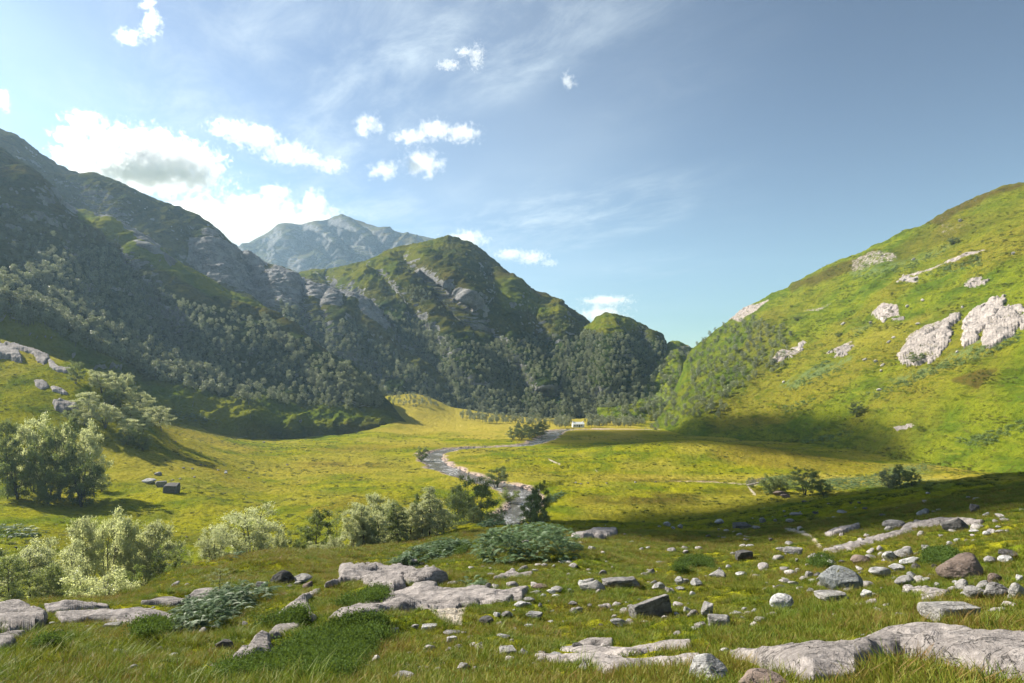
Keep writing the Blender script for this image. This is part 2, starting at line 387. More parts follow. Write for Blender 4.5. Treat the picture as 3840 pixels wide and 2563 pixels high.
def loft(name, mat, top, base, rows=220, step=2.3, back=None, prof=0.0, spurs=(), noise=(), masks=None, lump=None, fade=.8, seed=0, curve=1.0, cap=0.0, foot=0.0):
    top = np.array(top, float); base = np.array(base, float)
    x0, x1 = max(top[0, 0], base[0, 0]), min(top[-1, 0], base[-1, 0])
    px = np.arange(x0, x1+step*.5, step)
    def ev(a): return np.stack([np.interp(px, a[:, 0], a[:, 1]), pchip(a[:, 0], a[:, 2], px)], -1)
    tp, bp = ev(top), ev(base)
    capx = cap*np.clip((bp[:, 0]-tp[:, 0])/250, 0, 1); tp[:, 1] += capx
    bp[:, 1] -= foot*np.clip((bp[:, 0]-tp[:, 0])/250, 0, 1); footx = foot*np.clip((bp[:, 0]-tp[:, 0])/250, 0, 1)
    zt = ZC-(tp[:, 0]-HY)/F*tp[:, 1]; zb = ZC-(bp[:, 0]-HY)/F*bp[:, 1]
    v = np.linspace(0, 1, rows)[:, None]
    vd = v**curve
    D = bp[:, 1]+footx*sstep(0, .30, v)**.8+(tp[:, 1]-capx-bp[:, 1]-footx)*vd+capx*sstep(.72, 1.0, v)**1.3; Z = zb+(zt-zb)*v + prof*np.sin(np.pi*v)*(zt-zb)
    PX = np.repeat(px[None], rows, 0)
    PYv = HY+(ZC-Z)/D*F
    for pts, amp, wid in spurs:            # ribs (+) and gullies (-) on the face
        q, al = line_dist(PX, PYv, pts)
        D = D-amp*np.exp(-(q/wid)**2)*np.minimum(1, 4*(1-v)+.05)
    bk = np.linspace(0, 1, 26)[1:, None]
    bl = back or (zt*1.6+40)
    D = np.concatenate([D, tp[:, 1]+bl*bk]); Z = np.concatenate([Z, zt-(zt+8)*(bk**1.35)])
    D = np.concatenate([np.repeat(D[:1]-25, 1, 0), D]); Z = np.concatenate([np.repeat(Z[:1]-30, 1, 0), Z]); rows += 1
    vv = np.concatenate([[[-.01]], v, 1+bk])
    PX = np.repeat(px[None], len(D), 0)
    P = np.stack([(PX-CX)/F*D, D, Z], -1)
    def normals(P):
        du = np.gradient(P, axis=1); dv = np.gradient(P, axis=0)
        n = np.cross(du, dv); n /= np.linalg.norm(n, axis=-1, keepdims=True)+1e-9
        return np.where(n[..., 2:] < 0, -n, n)
    N = normals(P)
    f = 1-fade*np.exp(-((vv-1)/.10)**2)
    disp = 0
    for i, (freq, amp, octs, rid) in enumerate(noise):
        st = {'g': np.array([1.15, .38, .38]), 'l': np.array([.45, .45, 1.5]), 1: np.array([1, 1, .55])}.get(rid, np.array([1, 1, 1.]))
        disp = disp+amp*fbm(P*st, freq, octs, seed+13*i, bool(rid), .58)*(f if amp > 3 else 1)
    PYv = HY+(ZC-P[..., 2])/P[..., 1]*F
    A = {k: np.zeros(PX.shape) for k in ('rock', 'wood', 'dry', 'dark', 'fern', 'gravel', 'path', 'lush_lit')}
    wob = fbm(P, 1/30., 4, seed+77)
    for k, poly, soft, s in (masks or []):
        sd = poly_sd(PX, PYv, poly)
        A[k] = np.maximum(A[k], s*sstep(-soft, soft, sd+wob*soft*2.0)*(vv <= 1.02))
    if lump is not None:
        fr, am = lump
        disp = disp+A['rock']*am*(fbm(P*np.array([1, 1, 1.6]), fr, 4, seed+50, True)+.35)
    disp = disp*np.clip((zt-zb)/45, .04, 1)[None, :]
    P = P+N*np.asarray(disp)[..., None]
    me = mesh_from(name, P, grid_faces(*PX.shape), [mat])
    for k, a in A.items(): add_attr(me, k, a)
    tag(link(name, me), kind='structure')
    PYp = HY+(ZC-P[..., 2])/P[..., 1]*F
    L = Layer(px, PYp[:rows], P[:rows]); L.N = normals(P)[:rows]
    return L
# ------------------------------------------------------------------ camera, light, sky
cam = bpy.data.cameras.new('camera'); camo = bpy.data.objects.new('camera', cam); COL.objects.link(camo)
cam.sensor_width = 36; cam.lens = 24.0; cam.shift_y = (HY-784)/2349
camo.location = (0, 0, ZC); camo.rotation_euler = (math.radians(90), 0, 0)
cam.clip_start = .1; cam.clip_end = 40000
S.camera = camo
S.view_settings.view_transform = 'Standard'; S.view_settings.look = 'None'
S.view_settings.exposure = EXPOSURE; S.view_settings.gamma = 1
S.cycles.use_denoising = True
try: S.cycles.denoiser = 'OPENIMAGEDENOISE'
except Exception: pass
S.cycles.max_bounces = 8; S.cycles.diffuse_bounces = 4; S.cycles.glossy_bounces = 2; S.cycles.transmission_bounces = 4
S.cycles.transparent_max_bounces = 6; S.cycles.volume_bounces = 3; S.cycles.volume_step_rate = .3; S.cycles.volume_max_steps = 256
S.cycles.use_adaptive_sampling = True; S.cycles.adaptive_threshold = .012
S.cycles.caustics_reflective = False; S.cycles.caustics_refractive = False

sun = bpy.data.lights.new('sun', 'SUN'); suno = bpy.data.objects.new('sun', sun); COL.objects.link(suno)
sun.energy = 5.0; sun.angle = math.radians(.53); sun.color = (1.0, .93, .80)
suno.rotation_euler = Vector(tuple(-SUNV)).to_track_quat('-Z', 'Y').to_euler()
suno.location = (-400, 300, 500)

S.world = bpy.data.worlds.new('World'); S.world.use_nodes = True
def build_world():
    w = NT('', True)
    sky = w.n('ShaderNodeTexSky', sky_type='NISHITA'); sky.sun_disc = False
    sky.sun_elevation = SUN_EL
    sky.sun_rotation = -SUN_AZ          # measured from +Y
    sky.altitude = 100; sky.air_density = 1.15; sky.dust_density = .35; sky.ozone_density = 2.2
    tc = w.n('ShaderNodeTexCoord').outputs['Generated']
    sx = w.n('ShaderNodeSeparateXYZ'); w.put(sx.inputs[0], tc)
    zz = w.math('MAXIMUM', sx.outputs[2], .02)
    # thin high cloud: a sheet at constant height, so it narrows towards the horizon
    cu = w.math('DIVIDE', sx.outputs[0], zz); cv = w.math('DIVIDE', sx.outputs[1], zz)
    cv2 = w.n('ShaderNodeCombineXYZ'); w.put(cv2.inputs[0], cu); w.put(cv2.inputs[1], cv); sheet = cv2.outputs[0]
    rot = w.n('ShaderNodeVectorRotate', rotation_type='Z_AXIS'); w.put(rot.inputs['Vector'], sheet); rot.inputs['Angle'].default_value = math.radians(-32)
    st = w.scale(rot.outputs[0], (1.0, .5, 1))
    big = w.noise(w.vmath('ADD', st, (3.1, 1.7, 0)), .85, 3, .5)
    fine = w.noise(w.vmath('ADD', st, (1.3, 5.0, 0)), 4.6, 8, .66, .35)
    veil = w.ramp(big, .34, .66)
    az = w.math('SUBTRACT', .40, w.math('MULTIPLY', sx.outputs[0], .9), clamp=True)      # none towards the right-hand side of the sky
    f = w.math('MULTIPLY', w.math('MULTIPLY', w.ramp(fine, .34, .92), veil), w.ramp(az, .05, .42))
    f = w.math('MULTIPLY', f, w.ramp(sx.outputs[2], .03, .22))
    hz = w.math('MULTIPLY', w.ramp(w.noise(w.scale(sheet, (1, 1, 1)), .5, 3, .5), .3, .8), .30)
    f = w.math('ADD', w.math('MULTIPLY', f, .95), w.math('MULTIPLY', hz, w.ramp(az, .05, .5)), clamp=True)
    gm = w.n('ShaderNodeGamma'); w.put(gm.inputs[0], w.mix(1.0, sky.outputs[0], (.166, .184, .178), 'MULTIPLY')); gm.inputs[1].default_value = 1.9
    hs = w.n('ShaderNodeHueSaturation'); hs.inputs['Saturation'].default_value = .66; w.put(hs.inputs['Color'], gm.outputs[0])
    col = w.mix(f, w.mix(1.0, hs.outputs[0], (5.0, 5.3, 5.4), 'MULTIPLY'), (7.3, 8.2, 8.6))
    bg = w.n('ShaderNodeBackground'); w.put(bg.inputs['Color'], col); bg.inputs['Strength'].default_value = SKY
    o = w.n('ShaderNodeOutputWorld'); w.put(o.inputs['Surface'], bg.outputs[0])
build_world()
# ------------------------------------------------------------------ the land
M = {}
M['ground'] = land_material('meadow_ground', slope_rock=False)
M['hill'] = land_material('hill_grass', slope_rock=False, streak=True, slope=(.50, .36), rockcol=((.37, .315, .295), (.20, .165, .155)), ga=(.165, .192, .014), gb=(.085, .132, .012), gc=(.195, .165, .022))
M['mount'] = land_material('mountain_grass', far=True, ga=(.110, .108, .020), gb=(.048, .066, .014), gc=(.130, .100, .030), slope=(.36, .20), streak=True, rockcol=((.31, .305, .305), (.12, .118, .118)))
M['far'] = land_material('far_mountain_rock', far=True, ga=(.12, .11, .05), gb=(.07, .08, .04), gc=(.14, .11, .06), slope=(.80, .50), rk=.5, rockcol=((.17, .168, .17), (.085, .085, .088)))

def wood(p, soft=8, s=1): return ('wood', p, soft, s)
def rock(p, soft=6, s=1): return ('rock', p, soft, s)

W1 = c1([(0,1180),(200,1130),(330,1020),(450,1010),(700,1000),(850,1150),(1050,1220),(1240,1330),(1420,1400),(1600,1440),(1760,1490),(1900,1530),(2010,1590)]) + [(760,830),(835,868),(870,905),(870,930),(780,945),(640,930),(500,915),(370,880),(300,850),(150,790),(60,750),(-80,735),(-350,735),(-350,560)]
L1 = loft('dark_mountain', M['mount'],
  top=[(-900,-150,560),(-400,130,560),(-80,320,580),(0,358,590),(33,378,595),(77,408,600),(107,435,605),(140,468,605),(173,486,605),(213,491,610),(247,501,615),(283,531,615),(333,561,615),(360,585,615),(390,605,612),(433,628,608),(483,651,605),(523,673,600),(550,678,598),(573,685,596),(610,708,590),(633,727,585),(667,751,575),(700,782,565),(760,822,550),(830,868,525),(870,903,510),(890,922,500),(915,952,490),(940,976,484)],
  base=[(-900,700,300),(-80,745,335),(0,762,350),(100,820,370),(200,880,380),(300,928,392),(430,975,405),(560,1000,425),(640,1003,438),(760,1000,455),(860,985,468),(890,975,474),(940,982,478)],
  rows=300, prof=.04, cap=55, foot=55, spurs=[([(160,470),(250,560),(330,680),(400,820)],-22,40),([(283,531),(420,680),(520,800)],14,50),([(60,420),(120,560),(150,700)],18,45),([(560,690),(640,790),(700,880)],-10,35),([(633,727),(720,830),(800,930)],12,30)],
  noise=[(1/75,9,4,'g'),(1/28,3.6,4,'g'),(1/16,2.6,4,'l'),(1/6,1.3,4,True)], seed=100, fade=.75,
  masks=[wood(W1), ('lush_lit', [(-400,690),(-100,700),(0,722),(217,846),(300,882),(420,918),(560,946),(700,955),(860,948),(960,985),(0,1015),(-400,900)], 12, .9), ('lush_lit', c1([(520,725),(640,740),(850,860),(1080,1020),(1300,1150),(1570,1285),(1830,1390),(1780,1450),(1500,1350),(1250,1260),(1000,1120),(800,1010),(560,870)]), 6, .9), rock(c1([(640,740),(760,760),(900,850),(1080,1010),(1040,1040),(850,920),(700,800)]),4,.8), rock(c1([(300,580),(430,660),(540,760),(480,760),(340,650)]),4,.75),  # meadow green brightens the shaded foot and paints the crest strip sunlit
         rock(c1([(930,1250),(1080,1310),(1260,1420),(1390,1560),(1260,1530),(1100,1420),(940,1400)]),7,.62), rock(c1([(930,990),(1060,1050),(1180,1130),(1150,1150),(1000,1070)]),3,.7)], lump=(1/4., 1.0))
L2 = loft('rocky_mountain', M['mount'],
  top=[(-900,-100,800),(-400,130,800),(-80,285,800),(0,300,805),(33,311,810),(57,328,815),(90,355,820),(127,376,825),(160,391,830),(187,400,835),(213,401,840),(247,411,845),(283,425,850),(313,441,855),(353,458,860),(387,471,865),(430,488,870),(460,505,870),(483,518,870),(510,541,868),(533,565,865),(545,577,862),(567,583,850),(600,605,840),(617,609,835),(667,620,820),(687,637,812),(703,646,806),(750,656,795),(783,667,788),(810,676,780),(836,689,772),(856,707,764),(876,728,756),(896,748,745),(916,795,732),(970,839,700),(1010,869,680),(1030,899,665),(1046,934,650),(1062,956,642),(1085,974,636)],
  base=[(-900,700,600),(0,720,610),(300,800,615),(545,850,620),(640,880,622),(760,930,620),(850,950,618),(950,968,616),(1010,975,615),(1085,976,625)],
  rows=320, prof=.04, cap=45, spurs=[([(455,500),(500,600),(520,700)],25,45),([(545,575),(570,640),(600,720)],-16,30),([(610,610),(640,690),(680,760)],20,40),([(690,640),(690,700),(705,770)],-26,16),([(745,655),(760,720),(800,800)],16,34),([(750,656),(745,720),(755,770)],-20,12),([(836,689),(870,800),(930,900)],12,40),([(250,415),(330,520),(380,600)],20,50),([(120,380),(200,480),(260,560)],-18,40)],
  noise=[(1/80,10,4,'g'),(1/30,4.5,4,'g'),(1/18,4,5,'l'),(1/7,1.7,4,True)], seed=200, fade=.8,
  masks=[rock(c1([(1300,950),(1500,960),(1690,1010),(1850,1090),(1780,1200),(1770,1400),(1600,1290),(1400,1180),(1250,1100)]),6,1.0),
         rock(c1([(1780,1170),(1900,1100),(2050,1140),(2110,1210),(2080,1350),(1980,1390),(1850,1380),(1740,1290)]),6,.85),
         rock(c1([(2120,1210),(2230,1230),(2349,1270),(2349,1420),(2250,1400),(2110,1310)]),6,.9), rock(c2([(0,540),(80,560),(160,600),(230,670),(290,730),(345,790),(300,810),(220,760),(100,660),(0,640)]),4,1.0),
         rock(c1([(1380,870),(1480,880),(1480,960),(1400,960)]),5,.6),
         wood([(640,700),(700,760),(780,740),(850,770),(900,830),(1000,900),(1046,936),(1000,960),(850,950),(760,880),(680,800)],8)], lump=(1/6., 2.4))
L3 = loft('central_mountain', M['mount'],
  top=[(560,680,1010),(640,645,1010),(680,631,1010),(720,620,1010),(760,623,1005),(783,617,1005),(833,604,1005),(870,589,1005),(896,576,1005),(916,569,1005),(956,562,1002),(996,553,1000),(1016,547,1000),(1028,542,1000),(1050,546,1000),(1076,556,998),(1103,572,995),(1126,592,990),(1146,609,985),(1163,626,980),(1183,642,975),(1206,662,968),(1230,674,962),(1250,677,958),(1276,689,952),(1303,706,945),(1330,722,935),(1350,738,925),(1400,790,880),(1460,860,820),(1520,910,780),(1600,950,740)],
  base=[(560,900,680),(800,940,668),(900,955,660),(1000,975,645),(1100,975,635),(1260,975,640),(1400,972,650),(1600,966,665)],
  rows=330, prof=.03, spurs=[([(956,562),(985,620),(1060,676),(1103,720),(1170,776),(1215,830),(1255,885)],38,26),([(1110,590),(1130,660),(1110,720),(1140,770)],-26,30),([(1170,640),(1190,690),(1260,740),(1330,800)],24,36),([(1200,800),(1240,840),(1290,900)],-12,24),([(760,625),(860,680),(900,740),(930,790)],26,26),([(720,640),(830,720),(900,790)],-14,24),([(870,600),(930,660),(1000,730),(1050,800),(1100,880)],14,22),([(930,600),(1000,690),(1080,780)],-16,24)],
  noise=[(1/120,15,3,'g'),(1/42,6,4,'g'),(1/22,5,5,'l'),(1/8,2.2,4,True)], seed=300, fade=.85,
  masks=[('lush_lit', [(640,640),(783,616),(900,575),(1028,540),(1000,590),(900,650),(800,690),(690,660)], 10, .55), ('lush_lit', c2([(1070,560),(1140,540),(1300,600),(1500,700),(1640,790),(1500,800),(1300,700),(1100,700)]), 8, .6), wood([(870,700),(1000,760),(1100,790),(1190,770),(1300,790),(1340,790),(1400,800),(1600,940),(1600,1000),(1000,1000),(900,900),(860,800)],10),
         rock(c2([(800,540),(860,580),(1010,720),(980,730),(860,640)]),3,.8), rock(c2([(260,300),(420,250),(520,300),(600,330),(500,330),(330,330)]),8,.25)], lump=(1/6., 1.3))
L4 = loft('far_mountain', M['far'],
  top=[(380,690,2500),(480,620,2500),(545,577,2500),(560,568,2500),(610,540,2520),(640,517,2540),(655,514,2550),(690,517,2560),(720,510,2560),(745,505,2570),(775,497,2580),(783,493,2580),(796,496,2580),(816,506,2580),(850,519,2570),(876,527,2560),(923,539,2540),(970,546,2520),(996,551,2500),(1040,566,2480),(1120,610,2450),(1200,700,2400),(1300,800,2400)],
  base=[(380,760,1900),(700,760,1900),(1000,760,1900),(1300,850,1900)],
  rows=220, prof=.02, spurs=[([(640,517),(660,560),(690,610)],60,24),([(690,520),(730,560),(760,600)],-110,16),([(720,512),(745,550),(790,590)],100,14),([(745,508),(790,560),(800,600)],-120,14),([(783,495),(815,540),(860,580)],110,16),([(800,500),(850,545),(870,580)],-120,12),([(830,515),(900,560),(980,600)],80,22)],
  noise=[(1/260,34,4,'g'),(1/90,18,4,'g'),(1/40,10,5,'l'),(1/16,4,4,True)], seed=400, fade=.85, masks=[rock([(500,500),(1300,480),(1300,800),(500,800)],40,.42)], lump=(1/30., 5))
L5 = loft('wooded_knoll', M['mount'],
  top=[(1180,905,770),(1250,850,800),(1290,805,820),(1330,757,830),(1356,745,832),(1373,729,832),(1390,722,832),(1410,726,830),(1436,732,828),(1470,746,824),(1493,756,820),(1513,771,814),(1526,784,806),(1530,797,800)],
  base=[(1180,975,660),(1250,972,650),(1380,968,640),(1420,955,640),(1450,930,655),(1475,895,690),(1490,865,720),(1510,830,760),(1530,800,792)],
  rows=240, prof=.07, spurs=[([(1390,722),(1400,800),(1380,880)],18,30),([(1460,760),(1480,830),(1490,890)],-18,30),([(1500,765),(1515,820),(1520,880)],14,14),([(1330,790),(1310,850),(1290,920)],14,30)],
  noise=[(1/70,7,4,'g'),(1/30,4,4,'g'),(1/16,3,5,'l'),(1/6,1.4,4,True)], seed=500, fade=.8,
  masks=[('lush_lit', c2([(1600,830),(1770,720),(1900,720),(2050,780),(1950,820),(1750,850)]), 8, .7), wood(c2([(1330,900),(1600,860),(1800,850),(2000,900),(2230,920),(2230,1000),(2150,1060),(2349,1200),(2300,1300),(1800,1420),(1200,1420)]),8)], lump=(1/6., 1.3))
L6 = loft('saddle_hill', M['hill'],
  top=[(1370,900,740),(1440,850,790),(1500,815,810),(1528,796,815),(1537,789,820),(1555,787,820),(1570,796,820),(1583,803,820),(1640,800,820),(1700,805,820)],
  base=[(1370,968,590),(1440,965,600),(1500,962,600),(1600,962,600),(1700,960,600)],
  rows=160, prof=.02, spurs=[([(1545,790),(1560,850),(1540,920)],20,20)], noise=[(1/60,8,3,True),(1/20,3,4,True),(1/7,.9,3,False)], seed=600, fade=.8,
  masks=[rock([(1545,790),(1580,800),(1580,840),(1560,830)],5,.5), ('fern', [(1440,930),(1500,900),(1560,920),(1500,950)], 8, .7)], lump=(1/6., 1.3))
R = 'rock'
WR = c3([(0,1500),(60,1330),(160,1240),(330,1110),(480,1110),(600,1130),(760,1230),(700,1330),(620,1400),(560,1490),(420,1567)]) + [(1640,940),(1560,975),(1500,1000),(1455,1004),(1490,970),(1545,910),(1566,870)]
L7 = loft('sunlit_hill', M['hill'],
  top=[(1440,1008,478),(1455,1003,482),(1490,985,520),(1520,950,560),(1545,910,600),(1560,880,630),(1575,830,660),(1586,809,680),(1606,790,678),(1626,774,674),(1649,755,668),(1676,737,660),(1706,717,650),(1733,700,642),(1766,680,632),(1809,664,620),(1849,637,610),(1899,615,597),(1963,589,580),(2009,564,567),(2059,544,555),(2129,514,537),(2149,499,532),(2199,474,520),(2249,454,508),(2299,434,496),(2349,422,484),(2500,370,460),(2800,260,430),(3300,100,400)],
  base=[(1440,1012,455),(1500,1020,430),(1600,1030,405),(1700,1036,385),(1800,1043,365),(1900,1053,335),(2000,1066,300),(2100,1080,270),(2200,1092,245),(2349,1104,215),(2600,1120,180),(3300,1100,150)],
  rows=420, prof=-.02, curve=1.0,
  spurs=[([(1706,717),(1800,780),(1700,860),(1600,940)],10,50),([(1700,860),(1760,900),(1650,980)],-8,30),([(2349,870),(2280,880),(2200,940),(2120,1000)],-2.5,14),([(1870,760),(1950,690),(2100,640)],-3,10),([(2060,690),(2150,640),(2250,600)],-4,9),([(1850,680),(1950,640),(1980,620)],4,12),([(2100,540),(2200,480)],4,12)],
  noise=[(1/100,6,4,'g'),(1/30,2.0,4,True),(1/12,1.5,5,'l'),(1/4,.5,4,True)], seed=700, fade=.7,
  masks=[wood(WR,14,.35),
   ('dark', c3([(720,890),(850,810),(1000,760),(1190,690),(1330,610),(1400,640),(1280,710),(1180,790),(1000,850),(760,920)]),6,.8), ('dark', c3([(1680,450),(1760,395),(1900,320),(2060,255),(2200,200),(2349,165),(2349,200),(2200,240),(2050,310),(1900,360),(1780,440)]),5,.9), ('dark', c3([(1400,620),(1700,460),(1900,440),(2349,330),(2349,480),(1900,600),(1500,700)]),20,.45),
   rock(c3([(1520,1340),(1600,1230),(1720,1150),(1800,1120),(1890,1060),(1920,1085),(1850,1150),(1870,1230),(1800,1330),(1740,1390),(1680,1400),(1560,1420)]),4,.55),
   rock(c3([(1940,1110),(2000,1040),(2080,1010),(2130,960),(2210,940),(2200,990),(2260,1000),(2349,1010),(2349,1160),(2240,1250),(2120,1290),(2100,1240),(2080,1180),(2050,1240),(1970,1310),(1960,1180)]),4,.55),
   rock(c3([(1310,1080),(1390,1010),(1500,1020),(1500,1080),(1390,1110)]),4,.7), rock(c3([(720,890),(850,810),(1000,760),(1190,690),(1330,610),(1400,640),(1280,710),(1180,790),(1000,850),(760,920)]),6,.30),
   rock(c3([(1680,450),(1760,395),(1900,320),(2060,255),(2200,200),(2349,165),(2349,185),(2200,230),(2050,300),(1900,350),(1780,430)]),4,.36),
   rock(c3([(1480,840),(1560,800),(1700,760),(1850,710),(1960,660),(2110,640),(2100,660),(1960,700),(1800,750),(1650,800),(1560,840)]),4,.65),
   rock(c3([(340,1110),(480,1010),(620,960),(600,990),(480,1070),(400,1115)]),5,.6), rock(c3([(600,1370),(680,1300),(800,1290),(880,1290),(780,1350),(660,1390)]),4,.6),
   rock(c3([(1930,860),(2010,820),(2110,830),(2090,870),(1980,880)]),4,.6), rock(c3([(1700,560),(1800,450),(1900,430),(2170,370),(2100,410),(1900,560)]),8,.4),rock(c3([(1160,700),(1300,650),(1420,640),(1480,690),(1350,740),(1200,800)]),6,.5),
   rock(c3([(1020,1330),(1150,1300),(1190,1280),(1150,1330),(1080,1350)]),4,.6), rock(c3([(800,1060),(1000,1010),(1120,960),(1110,980),(950,1060)]),4,.5), rock([(2050,985),(2100,978),(2110,985),(2060,995)],3,.6),
   ('fern', c3([(700,1567),(1000,1440),(1200,1410),(1170,1440),(950,1520),(800,1600)]),6,.9), ('fern', c3([(1400,1567),(1700,1440),(1900,1360),(2250,1240),(2349,1200),(2349,1240),(2200,1320),(1900,1430),(1600,1540)]),8,.9),
   ('fern', c3([(1180,820),(1500,730),(1800,610),(1900,590),(1850,640),(1600,740),(1300,830)]),6,.7), ('fern', c3([(1200,1210),(1290,1140),(1310,1150),(1240,1210)]),4,.8),
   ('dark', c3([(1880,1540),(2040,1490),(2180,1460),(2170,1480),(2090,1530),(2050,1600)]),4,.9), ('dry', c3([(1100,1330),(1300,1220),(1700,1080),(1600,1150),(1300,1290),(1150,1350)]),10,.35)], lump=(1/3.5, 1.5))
G, RDIST = build_ground()
def water():
    t = NT('river_water'); p = t.pos()
    r1 = t.noise(t.scale(p, (1, .6, 1)), 1.6, 4, .6); r2 = t.noise(p, 7, 3, .6)
    nb = t.bump(t.math('ADD', r1, t.math('MULTIPLY', r2, .4)), 1.0, .40)
    b = t.n('ShaderNodeBsdfPrincipled'); b.inputs['Base Color'].default_value = (.035, .032, .022, 1); b.inputs['Roughness'].default_value = .14
    b.inputs['IOR'].default_value = 1.33; t.put(b.inputs['Normal'], nb)
    rif = t.ramp(t.noise(t.scale(p, (1, .5, 1)), .16, 3, .5, .4), .46, .60)
    foam = t.math('MULTIPLY', rif, t.ramp(t.noise(t.scale(p, (1, .4, 1)), 1.1, 5, .75, .5), .46, .64, .10, .8))
    d = t.bsdf((.55, .56, .57), .6)
    mx = t.n('ShaderNodeMixShader'); t.put(mx.inputs[0], t.math('ADD', t.math('MULTIPLY', foam, .65), .06)); t.put(mx.inputs[1], b.outputs[0]); t.put(mx.inputs[2], d)
    return t.out(mx.outputs[0])
def build_river():
    pts = np.array([(a, b) for a, b, _ in RIV]); wv = np.array([r[2] for r in RIV])
    s = np.arange(len(pts)); q = np.linspace(0, len(pts)-1, 320)
    c = np.stack([pchip(s, pts[:, 0], q), pchip(s, pts[:, 1], q)], -1); w = np.interp(q, s, wv)
    tg = np.gradient(c, axis=0); tg /= np.linalg.norm(tg, axis=1, keepdims=True); nn = np.stack([-tg[:, 1], tg[:, 0]], -1)
    k = np.linspace(-1, 1, 11)
    XY = c[:, None]+nn[:, None]*(k[None, :, None]*(w[:, None, None]+3))
    V = np.concatenate([XY, np.full(XY.shape[:2]+(1,), -.50)], -1)
    tag(link('river', mesh_from('river', V, grid_faces(320, 11), [water()])), kind='structure')
build_river()
# ------------------------------------------------------------------ plants: shapes
def leaf_material(name, dif, tra, var=.35, rough=.5, tmix=.4, hue=(1, 1, 1), spec=.35):
    t = NT(name)
    oi = t.n('ShaderNodeObjectInfo').outputs['Random']
    p = t.pos(); a = t.noise(p, .8, 3, .6); b = t.n('ShaderNodeNewGeometry').outputs['Random Per Island']
    k = t.math('ADD', t.math('MULTIPLY', oi, var), t.math('ADD', t.math('MULTIPLY', a, .5), t.math('MULTIPLY', b, .5)))
    def sc(c):
        lo = tuple(x*.60 for x in c); hi = tuple(min(1, x*1.35*h) for x, h in zip(c, hue))
        return t.mix(t.ramp(k, .2, .95+var*.5, 0, 1, False), lo, hi)
    d = t.bsdf(sc(dif), rough, None, spec)
    tr = t.n('ShaderNodeBsdfTranslucent'); t.put(tr.inputs['Color'], sc(tra))
    mx = t.n('ShaderNodeMixShader'); mx.inputs[0].default_value = tmix
    t.put(mx.inputs[1], d); t.put(mx.inputs[2], tr.outputs[0])
    return t.out(mx.outputs[0])
def bark_material(name, c0, c1_):
    t = NT(name); p = t.pos()
    n = t.noise(t.scale(p, (3, 3, 9)), 2.0, 4, .7)
    return t.out(t.bsdf(t.mix(t.ramp(n, .4, .65), c0, c1_), .9, t.bump(n, .6, .03)))
M['leaf_pale'] = leaf_material('birch_leaf_pale', (.45, .48, .30), (.44, .47, .21), .30, .45, .52, (1.08, 1.05, 1.0))
M['leaf_mid'] = leaf_material('birch_leaf', (.23, .27, .12), (.25, .29, .07), .35, .5, .40)
M['leaf_dark'] = leaf_material('alder_leaf', (.155, .190, .065), (.20, .25, .05), .35, .5, .35)
M['leaf_far'] = leaf_material('woodland_leaf', (.205, .225, .145), (.22, .24, .10), .8, .5, .32)
M['bark'] = bark_material('dark_bark', (.045, .038, .032), (.12, .11, .10))
M['bark_pale'] = bark_material('birch_bark', (.10, .085, .075), (.30, .28, .26))
M['fern'] = leaf_material('bracken_frond', (.105, .165, .075), (.09, .15, .035), .25, .5, .35, (1.15, 1.1, 1.15), .25)
M['shrub'] = leaf_material('bilberry_leaf', (.075, .12, .03), (.10, .15, .02), .3, .8, .35, (1, 1, 1), .05)

def tube(pts, rad, n=5):
    pts = np.asarray(pts); rad = np.asarray(rad); K = len(pts)
    tg = np.gradient(pts, axis=0); tg /= np.linalg.norm(tg, axis=1, keepdims=True)+1e-9
    ref = np.where(np.abs(tg[:, 2:]) > .9, [[1., 0, 0]], [[0, 0, 1.]])
    u = np.cross(tg, ref); u /= np.linalg.norm(u, axis=1, keepdims=True)+1e-9; w = np.cross(tg, u)
    a = np.arange(n)*2*np.pi/n
    V = pts[:, None]+rad[:, None, None]*(np.cos(a)[None, :, None]*u[:, None]+np.sin(a)[None, :, None]*w[:, None])
    i = np.arange((K-1)*n); r = i//n; c = i % n
    return V.reshape(-1, 3), np.stack([r*n+c, r*n+(c+1) % n, (r+1)*n+(c+1) % n, (r+1)*n+c], -1)

def join(parts):
    V = []; Fc = []; o = 0
    for v, f in parts:
        V.append(v); Fc.append(f+o); o += len(v)
    return np.concatenate(V), np.concatenate(Fc)

def leaf_quads(C, size, rng, flat=.35, aspect=.6):
    """one small leaf-spray quad per centre"""
    n = len(C)
    a = rng.normal(size=(n, 3)); a /= np.linalg.norm(a, axis=1, keepdims=True)
    b = rng.normal(size=(n, 3)); b[:, 2] += flat; b = np.cross(a, b); b /= np.linalg.norm(b, axis=1, keepdims=True)+1e-9
    s = (size*rng.uniform(.6, 1.4, n))[:, None]
    u = a*s; w = b*s*aspect
    V = np.stack([C-u, C+w*.9-u*.1, C+u, C-w*.9+u*.1], 1).reshape(-1, 3)
    return V, np.arange(4*n).reshape(-1, 4)

